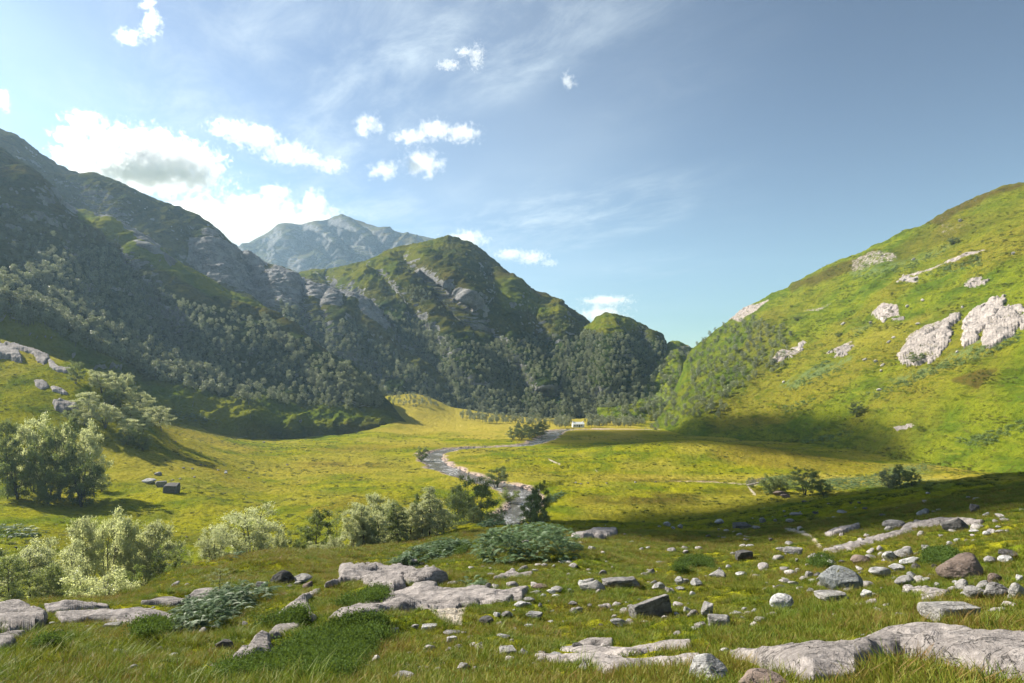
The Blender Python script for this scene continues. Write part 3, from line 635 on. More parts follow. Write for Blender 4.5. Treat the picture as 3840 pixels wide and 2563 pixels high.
def make_tree(seed, stems=1, lean=.08, clear=.25, R=.33, shape=.9, nb=26, sub=5, leaves=4200, lsize=.016, droop=.15, up=.5, spread=.03, trunk=.018, top=.06):
    """height 1; returns (trunk verts, faces), (leaf verts, faces)"""
    rng = np.random.default_rng(seed); wood = []; tips = []; wts = []
    for s in range(stems):
        az = rng.uniform(0, 6.28) if stems == 1 else s*6.28/stems+rng.uniform(-.5, .5)
        ln = lean*(1 if stems == 1 else rng.uniform(.6, 1.6)); hgt = 1.0 if s == 0 else rng.uniform(.72, 1.0)
        K = 12; tt = np.linspace(0, 1, K)
        wig = np.cumsum(rng.normal(0, .012, (K, 2)), 0)
        base = np.array([math.cos(az), math.sin(az)])*(.02 if stems > 1 else 0)
        path = np.stack([base[0]+math.cos(az)*ln*tt**1.2+wig[:, 0], base[1]+math.sin(az)*ln*tt**1.2+wig[:, 1], tt*hgt*(1-top*.5)], -1)
        r0 = trunk*(1 if stems == 1 else .72)
        wood.append(tube(path, r0*(1-.9*tt)+.0012, 6))
        n_b = max(6, nb//stems)
        for i in range(n_b):
            t = clear+(1-clear)*((i+.5)/n_b)**.9
            q = np.array([np.interp(t, tt, path[:, k]) for k in range(3)])
            u = (t-clear)/(1-clear)
            env = (math.sin(math.pi*min(1, max(0, .12+.83*u**shape)))**.75)
            L = R*env*rng.uniform(.65, 1.2)
            a = i*2.4+rng.uniform(-.5, .5)
            if stems > 1:       # outer stems lean their branches outwards
                a = az+rng.normal(0, 1.2)
            k2 = np.linspace(0, 1, 7)
            upv = up*(.4+.8*u)
            br = np.stack([q[0]+math.cos(a)*L*k2, q[1]+math.sin(a)*L*k2, q[2]+L*upv*k2-droop*L*k2**2.2*1.6], -1)
            br += np.cumsum(rng.normal(0, .006, (7, 3)), 0)*k2[:, None]
            wood.append(tube(br, (r0*.34*(1-u*.6))*(1-.85*k2)+.0009, 4))
            for j in range(sub):
                f = rng.uniform(.3, 1); o = np.array([np.interp(f, k2, br[:, k]) for k in range(3)])
                d = rng.normal(size=3); d[2] = abs(d[2])*.5+.1-droop; d /= np.linalg.norm(d)
                d = d*.8+np.array([math.cos(a), math.sin(a), .1])*.6
                l2 = L*rng.uniform(.25, .5)
                k3 = np.linspace(0, 1, 4)[:, None]
                sb = o+d*l2*k3; sb[:, 2] -= droop*l2*k3[:, 0]**2
                wood.append(tube(sb, .0022*(1-.8*k3[:, 0])+.0006, 3))
                tips.append((o+d*l2*.35, sb[-1])); wts.append(l2)
    w = np.array(wts); w /= w.sum()
    k = rng.choice(len(tips), leaves, p=w); f = rng.uniform(0, 1.1, leaves)[:, None]
    A = np.array([t[0] for t in tips])[k]; B = np.array([t[1] for t in tips])[k]
    C = A*(1-f)+B*f+rng.normal(0, spread, (leaves, 3))*np.array([1, 1, .8])
    C[:, 2] = np.maximum(C[:, 2], .015)
    return join(wood), leaf_quads(C, lsize, rng)

def far_tree(seed, n=150, wid=.36, size=.055):
    rng = np.random.default_rng(seed); C = []
    nl = 7
    for i in range(nl):
        z = .30+.62*(i+.5)/nl; r = wid*math.sin(math.pi*min(.95, .25+.7*(z-.2)))*.62
        a = i*2.4+rng.uniform(-.6, .6)
        c = np.array([math.cos(a)*r*.8, math.sin(a)*r*.8, z])
        q = rng.normal(size=(n//nl, 3)); q /= np.linalg.norm(q, axis=1, keepdims=True)
        C.append(c+q*np.array([.17, .17, .13])*rng.uniform(.5, 1.0, (n//nl, 1)))
    C = np.concatenate(C)
    lv, lf = leaf_quads(C, size, rng, .8, .75)
    tv, tf = tube(np.array([[0, 0, -.15], [.01, 0, .3], [0, .02, .7]]), np.array([.022, .016, .006]), 4)
    V, Fc = join([(lv, lf), (tv, tf)])
    return mesh_from('far_birch', V, Fc, [M['leaf_far'], M['bark']], False, np.concatenate([np.zeros(len(lf)), np.ones(len(tf))]))

# kinds of near trees: meshes built once, shared by every tree of the kind
TREE_KINDS = {
 'birch':  dict(seed=1, clear=.22, R=.34, nb=30, leaves=10710, lsize=0.0130, spread=0.029),
 'birch2': dict(seed=2, clear=.18, R=.38, nb=30, leaves=10710, lsize=0.0130, lean=.14, spread=0.029),
 'multi':  dict(seed=3, stems=5, lean=.25, clear=.30, R=.27, nb=60, sub=6, leaves=13090, lsize=0.0118, spread=0.036, up=.7, trunk=.022),
 'multi2': dict(seed=4, stems=4, lean=.22, clear=.25, R=.26, nb=40, leaves=11900, lsize=0.0124, spread=0.034, up=.6, trunk=.02),
 'tall':   dict(seed=5, clear=.10, R=.21, shape=.62, nb=40, leaves=10115, lsize=0.0112, up=.25, droop=.25, lean=.03, spread=0.022),
 'tall2':  dict(seed=6, clear=.12, R=.25, shape=.7, nb=38, leaves=10115, lsize=0.0118, up=.3, droop=.22, lean=.05, spread=0.024),
 'round':  dict(seed=7, stems=3, lean=.18, clear=.12, R=.40, nb=42, leaves=14280, lsize=0.0149, up=.55, spread=0.031, trunk=.024),
 'bush':   dict(seed=8, stems=6, lean=.30, clear=.05, R=.42, nb=48, leaves=8925, lsize=0.0198, up=.5, spread=0.042, trunk=.018),
 'bush2':  dict(seed=9, stems=5, lean=.38, clear=.05, R=.45, nb=45, leaves=7735, lsize=0.0211, up=.45, spread=0.042, trunk=.018),
 'sparse': dict(seed=10, clear=.15, R=.28, nb=20, sub=4, leaves=1785, lsize=0.0136, spread=0.024, trunk=.014),
 'lean':   dict(seed=12, clear=.25, R=.36, nb=24, leaves=5355, lsize=0.0161, lean=.28, spread=0.024, trunk=.024),
}
TREE_MESH = {}
def tree_mesh(kind, leaf):
    if kind not in TREE_MESH:
        (tv, tf), (lv, lf) = make_tree(**TREE_KINDS[kind])
        TREE_MESH[kind] = ((tv, tf), (lv, lf), mesh_from('trunk', tv, tf, [M['bark']]), {})
    (t, l, tm, cr) = TREE_MESH[kind]
    if leaf not in cr: cr[leaf] = mesh_from('crown', l[0], l[1], [M[leaf]], False)
    return tm, cr[leaf], l[0]

def plant_tree(name, base, height, width, kind, leaf, label, cat='tree', group=None, rz=0):
    tm, cm, lv = tree_mesh(kind, leaf)
    w0 = np.percentile(lv[:, 0], 98)-np.percentile(lv[:, 0], 2)
    e = bpy.data.objects.new(name, None); COL.objects.link(e)
    sx = width/w0
    e.location = base; e.scale = (sx, sx, height); e.rotation_euler = (0, 0, rz); e.empty_display_size = .2
    tag(e, label, cat, group)
    link('trunk', tm, e); link('crown', cm, e)
    return e

def frond(rng, L=1.0, pairs=13):
    """arching bracken frond, comb of pinnae, along +x"""
    V = []; Fc = []
    t = np.linspace(0, 1, pairs+1)
    h = .30*np.sin(t*2.3)-.18*t*t
    x = t*.9
    for i in range(1, pairs+1):
        w = .34*math.sin(math.pi*min(1, .12+.88*(1-t[i])**.8))*(.35+.65*(1-t[i]))+.02
        for s in (-1, 1):
            b0 = np.array([x[i]-.030, 0, h[i]]); b1 = np.array([x[i]+.030, 0, h[i]])
            tip = np.array([x[i]+.10+rng.uniform(-.02, .02), s*w, h[i]-.25*w+rng.uniform(-.03, .03)])
            mid = (b0+tip)/2+np.array([-.035, 0, .02]); mid2 = (b1+tip)/2+np.array([.03, 0, .02])
            k = len(V); V += [b0, mid, tip, b1, mid2]
            Fc.append([k, k+1, k+2, k+4]); Fc.append([k, k+4, k+3, k+3])
    V = np.array(V)*L
    Fc = np.array(Fc); q = Fc[0::2]; tr = Fc[1::2][:, :3]
    return V, np.concatenate([q, np.concatenate([tr, tr[:, 2:]], 1)])
FR_RNG = np.random.default_rng(5)
def bracken(name, poly, layer, n, size, height, label, group='bracken patches on the hillside', leaf='fern'):
    rng = np.random.default_rng(len(poly)*131+n)
    xs = [p[0] for p in poly]; ys = [p[1] for p in poly]
    C = np.zeros((0, 3)); E = np.zeros(0)
    while len(C) < n:
        qx = rng.uniform(min(xs), max(xs), n*3); qy = rng.uniform(min(ys), max(ys), n*3)
        sd = poly_sd(qx, qy, poly); k = sd > 0
        h = layer.hit(qx[k], qy[k]); ok = ~np.isnan(h[:, 0])
        C = np.concatenate([C, h[ok]]); E = np.concatenate([E, sd[k][ok]])
    C = C[:n]; E = np.clip(E[:n]/12., .25, 1)
    o = np.nanmean(C, 0)
    V = []; Fc = []; off = 0
    for i in range(n):
        v, f = frond(rng, size*rng.uniform(.7, 1.25), 11)
        a = rng.uniform(0, 6.28); p = rng.uniform(-.5, .25); ca, sa = math.cos(a), math.sin(a)
        Ry = np.array([[math.cos(p), 0, -math.sin(p)], [0, 1, 0], [math.sin(p), 0, math.cos(p)]])
        Rz = np.array([[ca, -sa, 0], [sa, ca, 0], [0, 0, 1]])
        v = v@Ry.T@Rz.T
        c = C[i]-o; c[2] += height*E[i]*rng.uniform(.1, 1.0)**.6
        V.append(v+c); Fc.append(f+off); off += len(v)
    V = np.concatenate(V); Fc = np.concatenate(Fc)
    q = Fc[Fc[:, 2] != Fc[:, 3]]; tr = Fc[Fc[:, 2] == Fc[:, 3]][:, :3]
    me = mesh_from(name, V, [q, tr], [M[leaf]], False)
    return tag(link(name, me, None, o), label, 'bracken', group)

# ------------------------------------------------------------------ uncountable cover: many copies of a few tufts
def instancer(name, pts, rz, scl, idx, meshes, tilt=0.0, zs=None):
    me = bpy.data.meshes.new(name); me.vertices.add(len(pts)); me.vertices.foreach_set('co', np.asarray(pts, np.float32).ravel())
    rot = np.zeros((len(pts), 3), np.float32); rot[:, 2] = rz
    if tilt: rot[:, :2] = RNG.normal(0, tilt, (len(pts), 2))
    sv = np.repeat(np.asarray(scl, np.float32)[:, None], 3, 1)
    if zs is not None: sv[:, 2] *= zs
    a = me.attributes.new('rot', 'FLOAT_VECTOR', 'POINT'); a.data.foreach_set('vector', rot.ravel())
    a = me.attributes.new('scl', 'FLOAT_VECTOR', 'POINT'); a.data.foreach_set('vector', sv.ravel())
    a = me.attributes.new('idx', 'INT', 'POINT'); a.data.foreach_set('value', np.asarray(idx, np.int32))
    o = link(name, me)
    g = bpy.data.node_groups.new(name, 'GeometryNodeTree')
    g.interface.new_socket('Geometry', in_out='INPUT', socket_type='NodeSocketGeometry')
    g.interface.new_socket('Geometry', in_out='OUTPUT', socket_type='NodeSocketGeometry')
    gi = g.nodes.new('NodeGroupInput'); go = g.nodes.new('NodeGroupOutput')
    ip = g.nodes.new('GeometryNodeInstanceOnPoints'); gt = g.nodes.new('GeometryNodeGeometryToInstance')
    for k, m in enumerate(meshes):
        so = bpy.data.objects.new(name+'_source', m)
        oi = g.nodes.new('GeometryNodeObjectInfo'); oi.inputs['Object'].default_value = so
        g.links.new(oi.outputs['Geometry'], gt.inputs[0])
    def na(nm, ty):
        n = g.nodes.new('GeometryNodeInputNamedAttribute'); n.data_type = ty; n.inputs['Name'].default_value = nm
        return next(x for x in n.outputs if x.enabled and x.name == 'Attribute')
    g.links.new(gi.outputs[0], ip.inputs['Points']); g.links.new(gt.outputs[0], ip.inputs['Instance'])
    ip.inputs['Pick Instance'].default_value = True
    g.links.new(na('idx', 'INT'), ip.inputs['Instance Index'])
    g.links.new(na('rot', 'FLOAT_VECTOR'), ip.inputs['Rotation']); g.links.new(na('scl', 'FLOAT_VECTOR'), ip.inputs['Scale'])
    g.links.new(ip.outputs[0], go.inputs[0])
    md = o.modifiers.new('copies', 'NODES'); md.node_group = g
    return tag(o, kind='stuff')

def grass_material(name, base, tip, tipvar, tmix=.35):
    t = NT(name)
    oi = t.n('ShaderNodeObjectInfo').outputs['Random']; ri = t.n('ShaderNodeNewGeometry').outputs['Random Per Island']
    h = t.attr('h'); p = t.pos()
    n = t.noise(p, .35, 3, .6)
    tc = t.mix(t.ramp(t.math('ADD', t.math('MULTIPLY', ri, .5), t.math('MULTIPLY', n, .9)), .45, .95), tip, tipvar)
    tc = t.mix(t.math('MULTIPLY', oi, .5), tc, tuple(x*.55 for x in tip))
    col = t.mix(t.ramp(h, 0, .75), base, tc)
    d = t.bsdf(col, .55, None, .25)
    tr = t.n('ShaderNodeBsdfTranslucent'); t.put(tr.inputs['Color'], col)
    mx = t.n('ShaderNodeMixShader'); mx.inputs[0].default_value = tmix
    t.put(mx.inputs[1], d); t.put(mx.inputs[2], tr.outputs[0])
    return t.out(mx.outputs[0])

def tuft(name, seed, mat, n=46, H=.3, spread=.16, bend=.5, wid=.005, hv=.5):
    rng = np.random.default_rng(seed)
    a = rng.uniform(0, 6.28, n); r = spread*np.sqrt(rng.uniform(0, 1, n))
    b = np.stack([np.cos(a)*r, np.sin(a)*r, np.full(n, -.03)], -1)
    h = H*rng.uniform(1-hv, 1.15, n); la = a+rng.normal(0, .9, n); le = bend*h*rng.uniform(.2, 1.2, n)
    dr = np.stack([np.cos(la), np.sin(la), 0*la], -1); sd = np.stack([-np.sin(la), np.cos(la), 0*la], -1)
    fa = rng.uniform(0, 6.28, n); sd = sd*np.cos(fa)[:, None]+np.stack([np.cos(la), np.sin(la), 0*la], -1)*np.sin(fa)[:, None]
    V = []; hh = []
    for t, w in ((0, 1), (.5, .8), (1, .12)):
        c = b+dr*(le*t**2)[:, None]; c[:, 2] += h*t*(1-.15*t)
        V += [c-sd*wid*w, c+sd*wid*w]; hh += [t, t]
    V = np.stack(V, 1); k = np.arange(n)[:, None]*6
    q = np.concatenate([k+np.array([[0, 1, 3, 2]]), k+np.array([[2, 3, 5, 4]])])
    me = mesh_from(name, V.reshape(-1, 3), q, [mat], False)
    add_attr(me, 'h', np.tile(np.array(hh), n))
    return me
# ------------------------------------------------------------------ rock shapes
import bmesh
def rock_material(name, base, lich=.5, k=1.0, stripe=False, moss=False):
    t = NT(name)
    tc = t.n('ShaderNodeTexCoord').outputs['Object']; p0 = t.pos()
    oi = t.n('ShaderNodeObjectInfo'); p = p0
    a = t.noise(p, 1.1*k, 6, .65, .6)
    col = t.mix(t.ramp(a, .32, .68), tuple(x*.55 for x in base), base)
    if stripe:
        s = t.noise(t.scale(p, (1.0, 2.2, 6)), 1.6*k, 5, .65, 1.2)
        col = t.mix(t.ramp(s, .47, .62, 0, .7), col, tuple(x*.55 for x in base))
        col = t.mix(t.ramp(s, .44, .30, 0, .5), col, tuple(min(.8, x*1.3) for x in base))
    b = t.noise(p, 7*k, 5, .75)
    col = t.mix(t.ramp(b, .50, .72, 0, lich), col, tuple(min(.55, .12+x*1.25) for x in base))
    c = t.noise(t.vmath('ADD', p, (31, 7, 5)), 9*k, 5, .75)
    col = t.mix(t.ramp(c, .56, .68, 0, .85), col, (.045, .044, .040))
    if moss:
        m = t.noise(p, 5*k, 4, .7); col = t.mix(t.ramp(m, .55, .66), col, (.13, .12, .02))
    cn = t.noise(t.scale(p, (.55, 1.3, 2.2)), .8*k, 5, .6, .9)
    cr = t.ramp(t.math('ABSOLUTE', t.math('SUBTRACT', cn, .5)), 0.0, .014, 1, 0)
    col = t.mix(t.math('MULTIPLY', cr, .55), col, (.05, .047, .042))
    v = t.math('MULTIPLY_ADD', oi.outputs['Random'], .45, .78)
    col = t.vmath('SCALE', col, None, v)
    h = t.math('SUBTRACT', t.math('ADD', a, t.math('MULTIPLY', b, .35)), t.math('MULTIPLY', cr, .25))
    return t.out(t.bsdf(col, .9, t.bump(h, 1.0, .14), .2))
M['stone'] = rock_material('granite_stone', (.29, .275, .265), .55, 2.2)
M['stone_white'] = rock_material('pale_stone', (.44, .43, .425), .65, 2.2)
M['stone_pale'] = rock_material('sunlit_stone', (.55, .50, .47), .3, 1.5)
M['stone_dark'] = rock_material('dark_stone', (.12, .114, .11), .35, 2.2)
M['stone_brown'] = rock_material('brown_stone', (.20, .15, .125), .35, 1.6)
M['stone_lichen'] = rock_material('lichen_stone', (.34, .355, .36), .8, 2.0, moss=True)
M['crag'] = rock_material('crag_rock', (.38, .335, .31), .3, .35, stripe=True)
M['pebble'] = rock_material('pebble_stone', (.40, .365, .35), .4, 2.0)
M['slab'] = rock_material('bedrock', (.30, .268, .255), .42, 1.5, stripe=True)

def rock_shape(seed, planes=14, sharp=14, rough=.10, boxy=0.0, sub=5, taper=0.0):
    rng = np.random.default_rng(seed)
    bm = bmesh.new(); bmesh.ops.create_icosphere(bm, subdivisions=sub, radius=1)
    D = np.array([v.co[:] for v in bm.verts]); Fc = np.array([[v.index for v in f.verts] for f in bm.faces]); bm.free()
    N = rng.normal(size=(planes, 3)); N /= np.linalg.norm(N, axis=1, keepdims=True); h = rng.uniform(.62, .95 if sharp > 25 else 1.0, planes)
    if boxy:
        B = np.array([[1, 0, .1], [-1, .1, 0], [0, 1, .1], [.1, -1, 0], [0, .05, 1], [0, 0, -1]], float); B += rng.normal(0, .12, B.shape)
        B /= np.linalg.norm(B, axis=1, keepdims=True); N = np.concatenate([N, B]); h = np.concatenate([h+boxy*.3, np.full(6, .68)])
    q = np.maximum(D@N.T, 0)/h
    r = 1/np.power((q**sharp).sum(1), 1/sharp)
    r = np.minimum(r, 1.35)
    P = D*r[:, None]
    P += D*(rough*fbm(P+seed*9.1, 1.6, 4, seed)[:, None]+rough*.5*fbm(P+seed*3.3, 4.5, 3, seed+5, True)[:, None])
    if taper: P[:, :2] *= (1-taper*np.clip((P[:, 2:3]+1)/2, 0, 1))
    lo, hi = P.min(0), P.max(0)
    P = (P-(lo+hi)/2)/(hi-lo); P[:, 2] += .5
    return mesh_from('boulder', P, Fc, [M['stone']], True)
SHAPES = {'round': [rock_shape(1, 22, 8, .07), rock_shape(2, 20, 8, .09), rock_shape(3, 18, 9, .08, sub=4), rock_shape(14, 24, 7, .07, sub=4)],
          'angular': [rock_shape(4, 13, 60, .035), rock_shape(5, 15, 60, .04), rock_shape(6, 12, 60, .035), rock_shape(15, 16, 50, .05)],
          'block': [rock_shape(7, 8, 30, .05, .9), rock_shape(8, 8, 26, .06, .8)],
          'slabby': [rock_shape(9, 12, 14, .08, .4), rock_shape(10, 14, 12, .09, .3)],
          'peak': [rock_shape(11, 9, 26, .07, taper=.75), rock_shape(12, 9, 24, .06, taper=.85)]}
LANDMARKS = []; STONES = []
def boulder(x, y, w, h, shape='round', mat='stone', label=None, rz=None, rx=0, ry=0, name='boulder', layer=None, group=None, i=None, depth=.8, sink=.24):
    """a stone whose foot is seen at (x, y), w by h survey units large"""
    P = (layer or G).hit(x, y)[0]
    if np.isnan(P[0]): return None
    d = P[1]; wm = w/F*d; slope = max(.05, (y-HY)/F); hm = max(h/F*d-.35*depth*wm*slope, .45*h/F*d)
    k = SHAPES[shape]; me = k[(i if i is not None else int(abs(x*7.3+y*3.1))) % len(k)]
    o = link(name, me)
    o.location = (P[0], P[1]+depth*wm*.42, P[2]-sink*hm)
    o.scale = (wm*1.04, wm*depth, hm*(1.02+sink)); o.rotation_euler = (rx, ry, rz if rz is not None else ((x*1.7+y) % .9)-.45+math.pi*(int(x+y) % 2))
    if mat != 'stone':
        o.material_slots[0].link = 'OBJECT'; o.material_slots[0].material = M[mat]
    tag(o, label, 'boulder' if name == 'boulder' else 'stone', group)
    if label is None: STONES.append((x, y, w, h, mat, o))
    return o

SLABPOLYS = []
def slab(poly, height, label, layer=None, name='rock_slab', amp=.10, edge=7, mat='slab', step=1.5, cat='rock slab', group=None, freq=1.0, holes=0.0):
    """bedrock showing through the turf: an irregular low dome with its own thickness"""
    layer = layer or G
    xs = [p[0] for p in poly]; ys = [p[1] for p in poly]
    dm = layer.hit(np.mean(xs), np.mean(ys)+2)[0, 1]; dm = 20 if np.isnan(dm) else dm
    if layer is G: height *= .60+.4*min(1, dm/60); amp *= .34+.4*min(1, dm/60)
    gx = np.arange(min(xs)-8, max(xs)+8, step); gy = np.arange(max(ys)+6, min(ys)-6, -step*.62)
    X, Y = np.meshgrid(gx, gy)
    P = layer.hit(X.ravel(), Y.ravel()).reshape(X.shape+(3,))
    sd = poly_sd(X, Y, poly)
    bad = np.isnan(P[..., 0]); P[bad] = 0
    wob = fbm(P, .9*freq, 4, len(poly)+int(xs[0]))
    sd = sd+wob*edge*(.7+holes*.9)
    m = np.clip((sd+3)/edge, -1, 1); m = np.where(m > 0, np.sqrt(np.clip(m*(2-m), 0, 1)), m)
    st = np.array([1, 1.6, 2.5]) if layer is G else np.array([1, .55, .8])
    n = fbm(P*st, .45*freq, 3, 31+int(ys[0]), True)*amp*1.6+fbm(P*st, 2.0*freq, 2, 41, True)*amp*.5
    up = m*height*(.75+.35*fbm(P, .35*freq, 2, 51))+n*np.clip(m, 0, 1)-.05
    P[..., 2] += up
    if holes: P[..., 2] -= holes*np.clip(fbm(P*np.array([1, .6, 1]), .13, 4, 71)-.02, 0, 1)*3
    keep = (sd > -6) & ~bad
    Fc = grid_faces(*X.shape)[:, ::-1]; k = keep.ravel(); Fc = Fc[k[Fc].all(1)]
    used = np.unique(Fc); mp = np.full(k.size, -1); mp[used] = np.arange(len(used))
    V = P.reshape(-1, 3)[used]; o = V.mean(0)
    # skirt: carry the rim down into the ground so that the slab is a solid
    E = np.concatenate([Fc[:, [0, 1]], Fc[:, [1, 2]], Fc[:, [2, 3]], Fc[:, [3, 0]]]); key = np.sort(E, 1)
    _, inv, cnt = np.unique(key[:, 0].astype(np.int64)*k.size+key[:, 1], return_inverse=True, return_counts=True)
    B = mp[E[cnt[inv] == 1]]
    F2 = mp[Fc]; nb = len(V)
    rim = np.unique(B); low = V[rim].copy(); low[:, 2] -= .5+height; r2 = np.full(nb, -1); r2[rim] = nb+np.arange(len(rim))
    Q = np.stack([B[:, 1], B[:, 0], r2[B[:, 0]], r2[B[:, 1]]], -1)
    me = mesh_from(name, np.concatenate([V, low])-o, np.concatenate([F2, Q]), [M[mat]])
    SLABPOLYS.append(poly)
    LANDMARKS.append((np.mean(xs), np.mean(ys), label))
    return tag(link(name, me, None, o), label, cat, group, 'thing')
# ------------------------------------------------------------------ bedrock slabs in the turf
def q6(x, y): return (783+x/3, 1045.4+y/3)
def q7(x, y): return (1566+x/3, 1045.4+y/3)
def q5(x, y): return (x/3, 1045.4+y/3)
SL = 'bedrock slabs in the turf'
slab(c6([(-110,905),(0,880),(0,790),(60,768),(180,770),(330,786),(480,795),(530,825),(735,852),(720,872),(560,872),(430,884),(440,925),(360,965),(270,935),(200,893),(140,856),(0,866)]), .55, 'pale hump backed rock slab below the large fern patch', amp=.16, edge=12, group=SL)
slab(c6([(-90,1140),(0,1090),(60,1080),(300,985),(410,955),(500,915),(600,885),(655,893),(650,932),(860,943),(900,918),(1080,962),(1280,932),(1240,987),(1080,1002),(900,1022),(600,1052),(330,1082),(130,1132)]), .38, 'longest pale rock slab in the middle foreground, gravel spilling below it', amp=.10, edge=10, group=SL)
slab(c5([(1905,1108),(1990,1042),(2080,982),(2200,927),(2190,942),(2110,992),(2130,1062),(2170,1112),(2150,1132),(2080,1102),(2000,1092)]), .25, 'narrow forked rock slab left of the hump backed slab', edge=7, group=SL)
slab(c5([(-200,1210),(-80,1060),(0,1045),(130,1055),(250,1095),(320,1130),(310,1180),(200,1215),(60,1235)]), .62, 'big dark fronted rock slab at the left edge, grassy hollow behind', amp=.2, edge=16, group=SL)
slab(c5([(310,1040),(450,1026),(620,1031),(740,1048),(640,1062),(560,1076),(330,1086)]), .28, 'low rock slab on the crest below the lower left birches', edge=7, group=SL)
slab(c5([(390,1102),(560,1102),(700,1082),(960,1067),(1090,1077),(1190,1112),(1180,1137),(1080,1132),(960,1157),(850,1167),(700,1142),(560,1137),(430,1147)]), .35, 'broad flat rock slab left of the silvery fern patch', amp=.13, edge=8, group=SL)
slab(c5([(-160,1300),(0,1252),(100,1227),(170,1227),(140,1262),(80,1312),(0,1342),(-100,1360)]), .3, 'small stepped slab at the left edge below the dark fronted slab', edge=9, group=SL)
slab(c5([(980,1017),(1080,992),(1180,982),(1310,1012),(1200,1037),(1120,1032)]), .22, 'pale flat slab above the broad slab, nearer the birches', edge=6, group=SL)
slab(c5([(1290,982),(1340,942),(1440,922),(1520,942),(1500,967),(1350,1002)]), .22, 'pale flat slab directly behind the silvery fern patch', edge=6, group=SL)
slab(c5([(1600,1472),(1640,1422),(1720,1372),(1760,1312),(1800,1287),(1850,1297),(1850,1352),(1890,1367),(1850,1402),(1780,1422),(1700,1462)]), .5, 'rounded grey rock slab rising out of the bilberry in front', amp=.14, edge=11, group=SL)
slab(c5([(1840,1257),(1900,1202),(2060,1182),(2040,1202),(1900,1252)]), .22, 'slim slab in the grass behind the bilberry patch', edge=6, group=SL)
slab(c5([(1940,1352),(2010,1302),(2100,1232),(2190,1217),(2200,1227),(2120,1272),(2020,1332)]), .25, 'slanting slab just left of the slab half hidden by bilberry', edge=7, group=SL)
slab(c5([(2100,1380),(2110,1332),(2180,1282),(2349,1232),(2349,1292),(2240,1352),(2140,1387)]), .4, 'smooth slab half hidden by the bilberry patch', edge=10, group=SL)
slab(c7([(330,1378),(700,1384),(800,1360),(1150,1368),(1270,1295),(1400,1245),(1500,1208),(1650,1203),(1900,1245),(2100,1295),(2349,1325),(2560,1360),(2560,1580),(2349,1545),(2150,1532),(1980,1472),(1800,1424),(1500,1400),(1350,1434),(1180,1504),(900,1542),(780,1512),(600,1472),(500,1442),(400,1404)]), .42, 'largest grey rock slab, sweeping across the bottom right corner', amp=.13, edge=22, group=SL, step=1.3)
slab(c7([(975,667),(1130,632),(1260,582),(1500,522),(1560,472),(1750,442),(2070,457),(2050,477),(1800,477),(1600,502),(1500,547),(1300,602),(1150,652)]), .28, 'long thin rock ledge running up to the pyramid boulder', edge=7, group=SL)
slab(c7([(985,552),(1050,512),(1215,482),(1215,494),(1100,542)]), .35, 'short rock ledge right of the sandy path', edge=6, group=SL)
slab(c7([(1510,935),(1620,915),(1720,928),(1830,945),(1800,962),(1640,952)]), .15, 'thin pale slab in front of the boulder heap', edge=6, group=SL)
slab(c6([(1340,1392),(1500,1397),(1750,1392),(1850,1412),(2000,1422),(2349,1402),(2480,1400),(2470,1450),(2349,1442),(2100,1462),(1950,1482),(1850,1507),(1780,1482),(1700,1432),(1450,1422)]), .2, 'cracked low slab lying nearest the bottom edge of the grass', edge=8, group=SL)
slab(c6([(1520,1337),(1700,1322),(1850,1332),(2000,1342),(2050,1322),(2200,1297),(2400,1300),(2400,1322),(2150,1332),(2050,1362),(1900,1377),(1650,1362)]), .18, 'cracked low slab just behind the nearest cracked slab', edge=7, group=SL)
slab(c6([(1630,1312),(1700,1277),(1865,1272),(1860,1302),(1650,1317)]), .15, 'smallest pale slab above the two cracked slabs', edge=6, group=SL)
slab(c6([(1590,562),(1700,542),(1760,513),(1890,522),(1890,542),(1820,567),(1700,567)]), .5, 'grey rock slab at the right end of the large fern patch', edge=6, group=SL)
slab(c6([(1055,847),(1110,822),(1180,802),(1225,817),(1310,812),(1300,824),(1225,828),(1120,847)]), .2, 'pale wedge shaped slab in grass below the large fern patch', edge=6, group=SL)
slab(c4([(40,165),(170,180),(330,240),(330,262),(300,300),(260,280),(240,230),(110,195)]), .8, 'bright sunlit slab high on the left grassy knoll', edge=5, group=SL)
slab(c4([(-60,150),(0,180),(60,205),(130,240),(145,290),(60,262),(-60,262)]), 2.2, 'dark undercut rock slab at the left edge of the knoll', edge=6, group=SL)
slab(c4([(345,285),(400,330),(490,345),(480,362),(400,350),(350,320)]), .8, 'small slab leading down to the lone tree on the knoll', edge=4, group=SL)
slab(c4([(372,570),(420,560),(520,595),(540,632),(470,610),(440,640),(390,620)]), 1.6, 'overhanging rock slab above the lower knoll trees', edge=5, group=SL)
slab(c4([(245,420),(300,425),(330,460),(290,475),(255,455)]), .7, 'grey slab in the turf of the knoll, left of a second', edge=4, group=SL)
slab(c4([(360,465),(420,480),(460,510),(420,505),(370,485)]), .7, 'grey slab in the turf of the knoll, under the single tree', edge=4, group=SL)

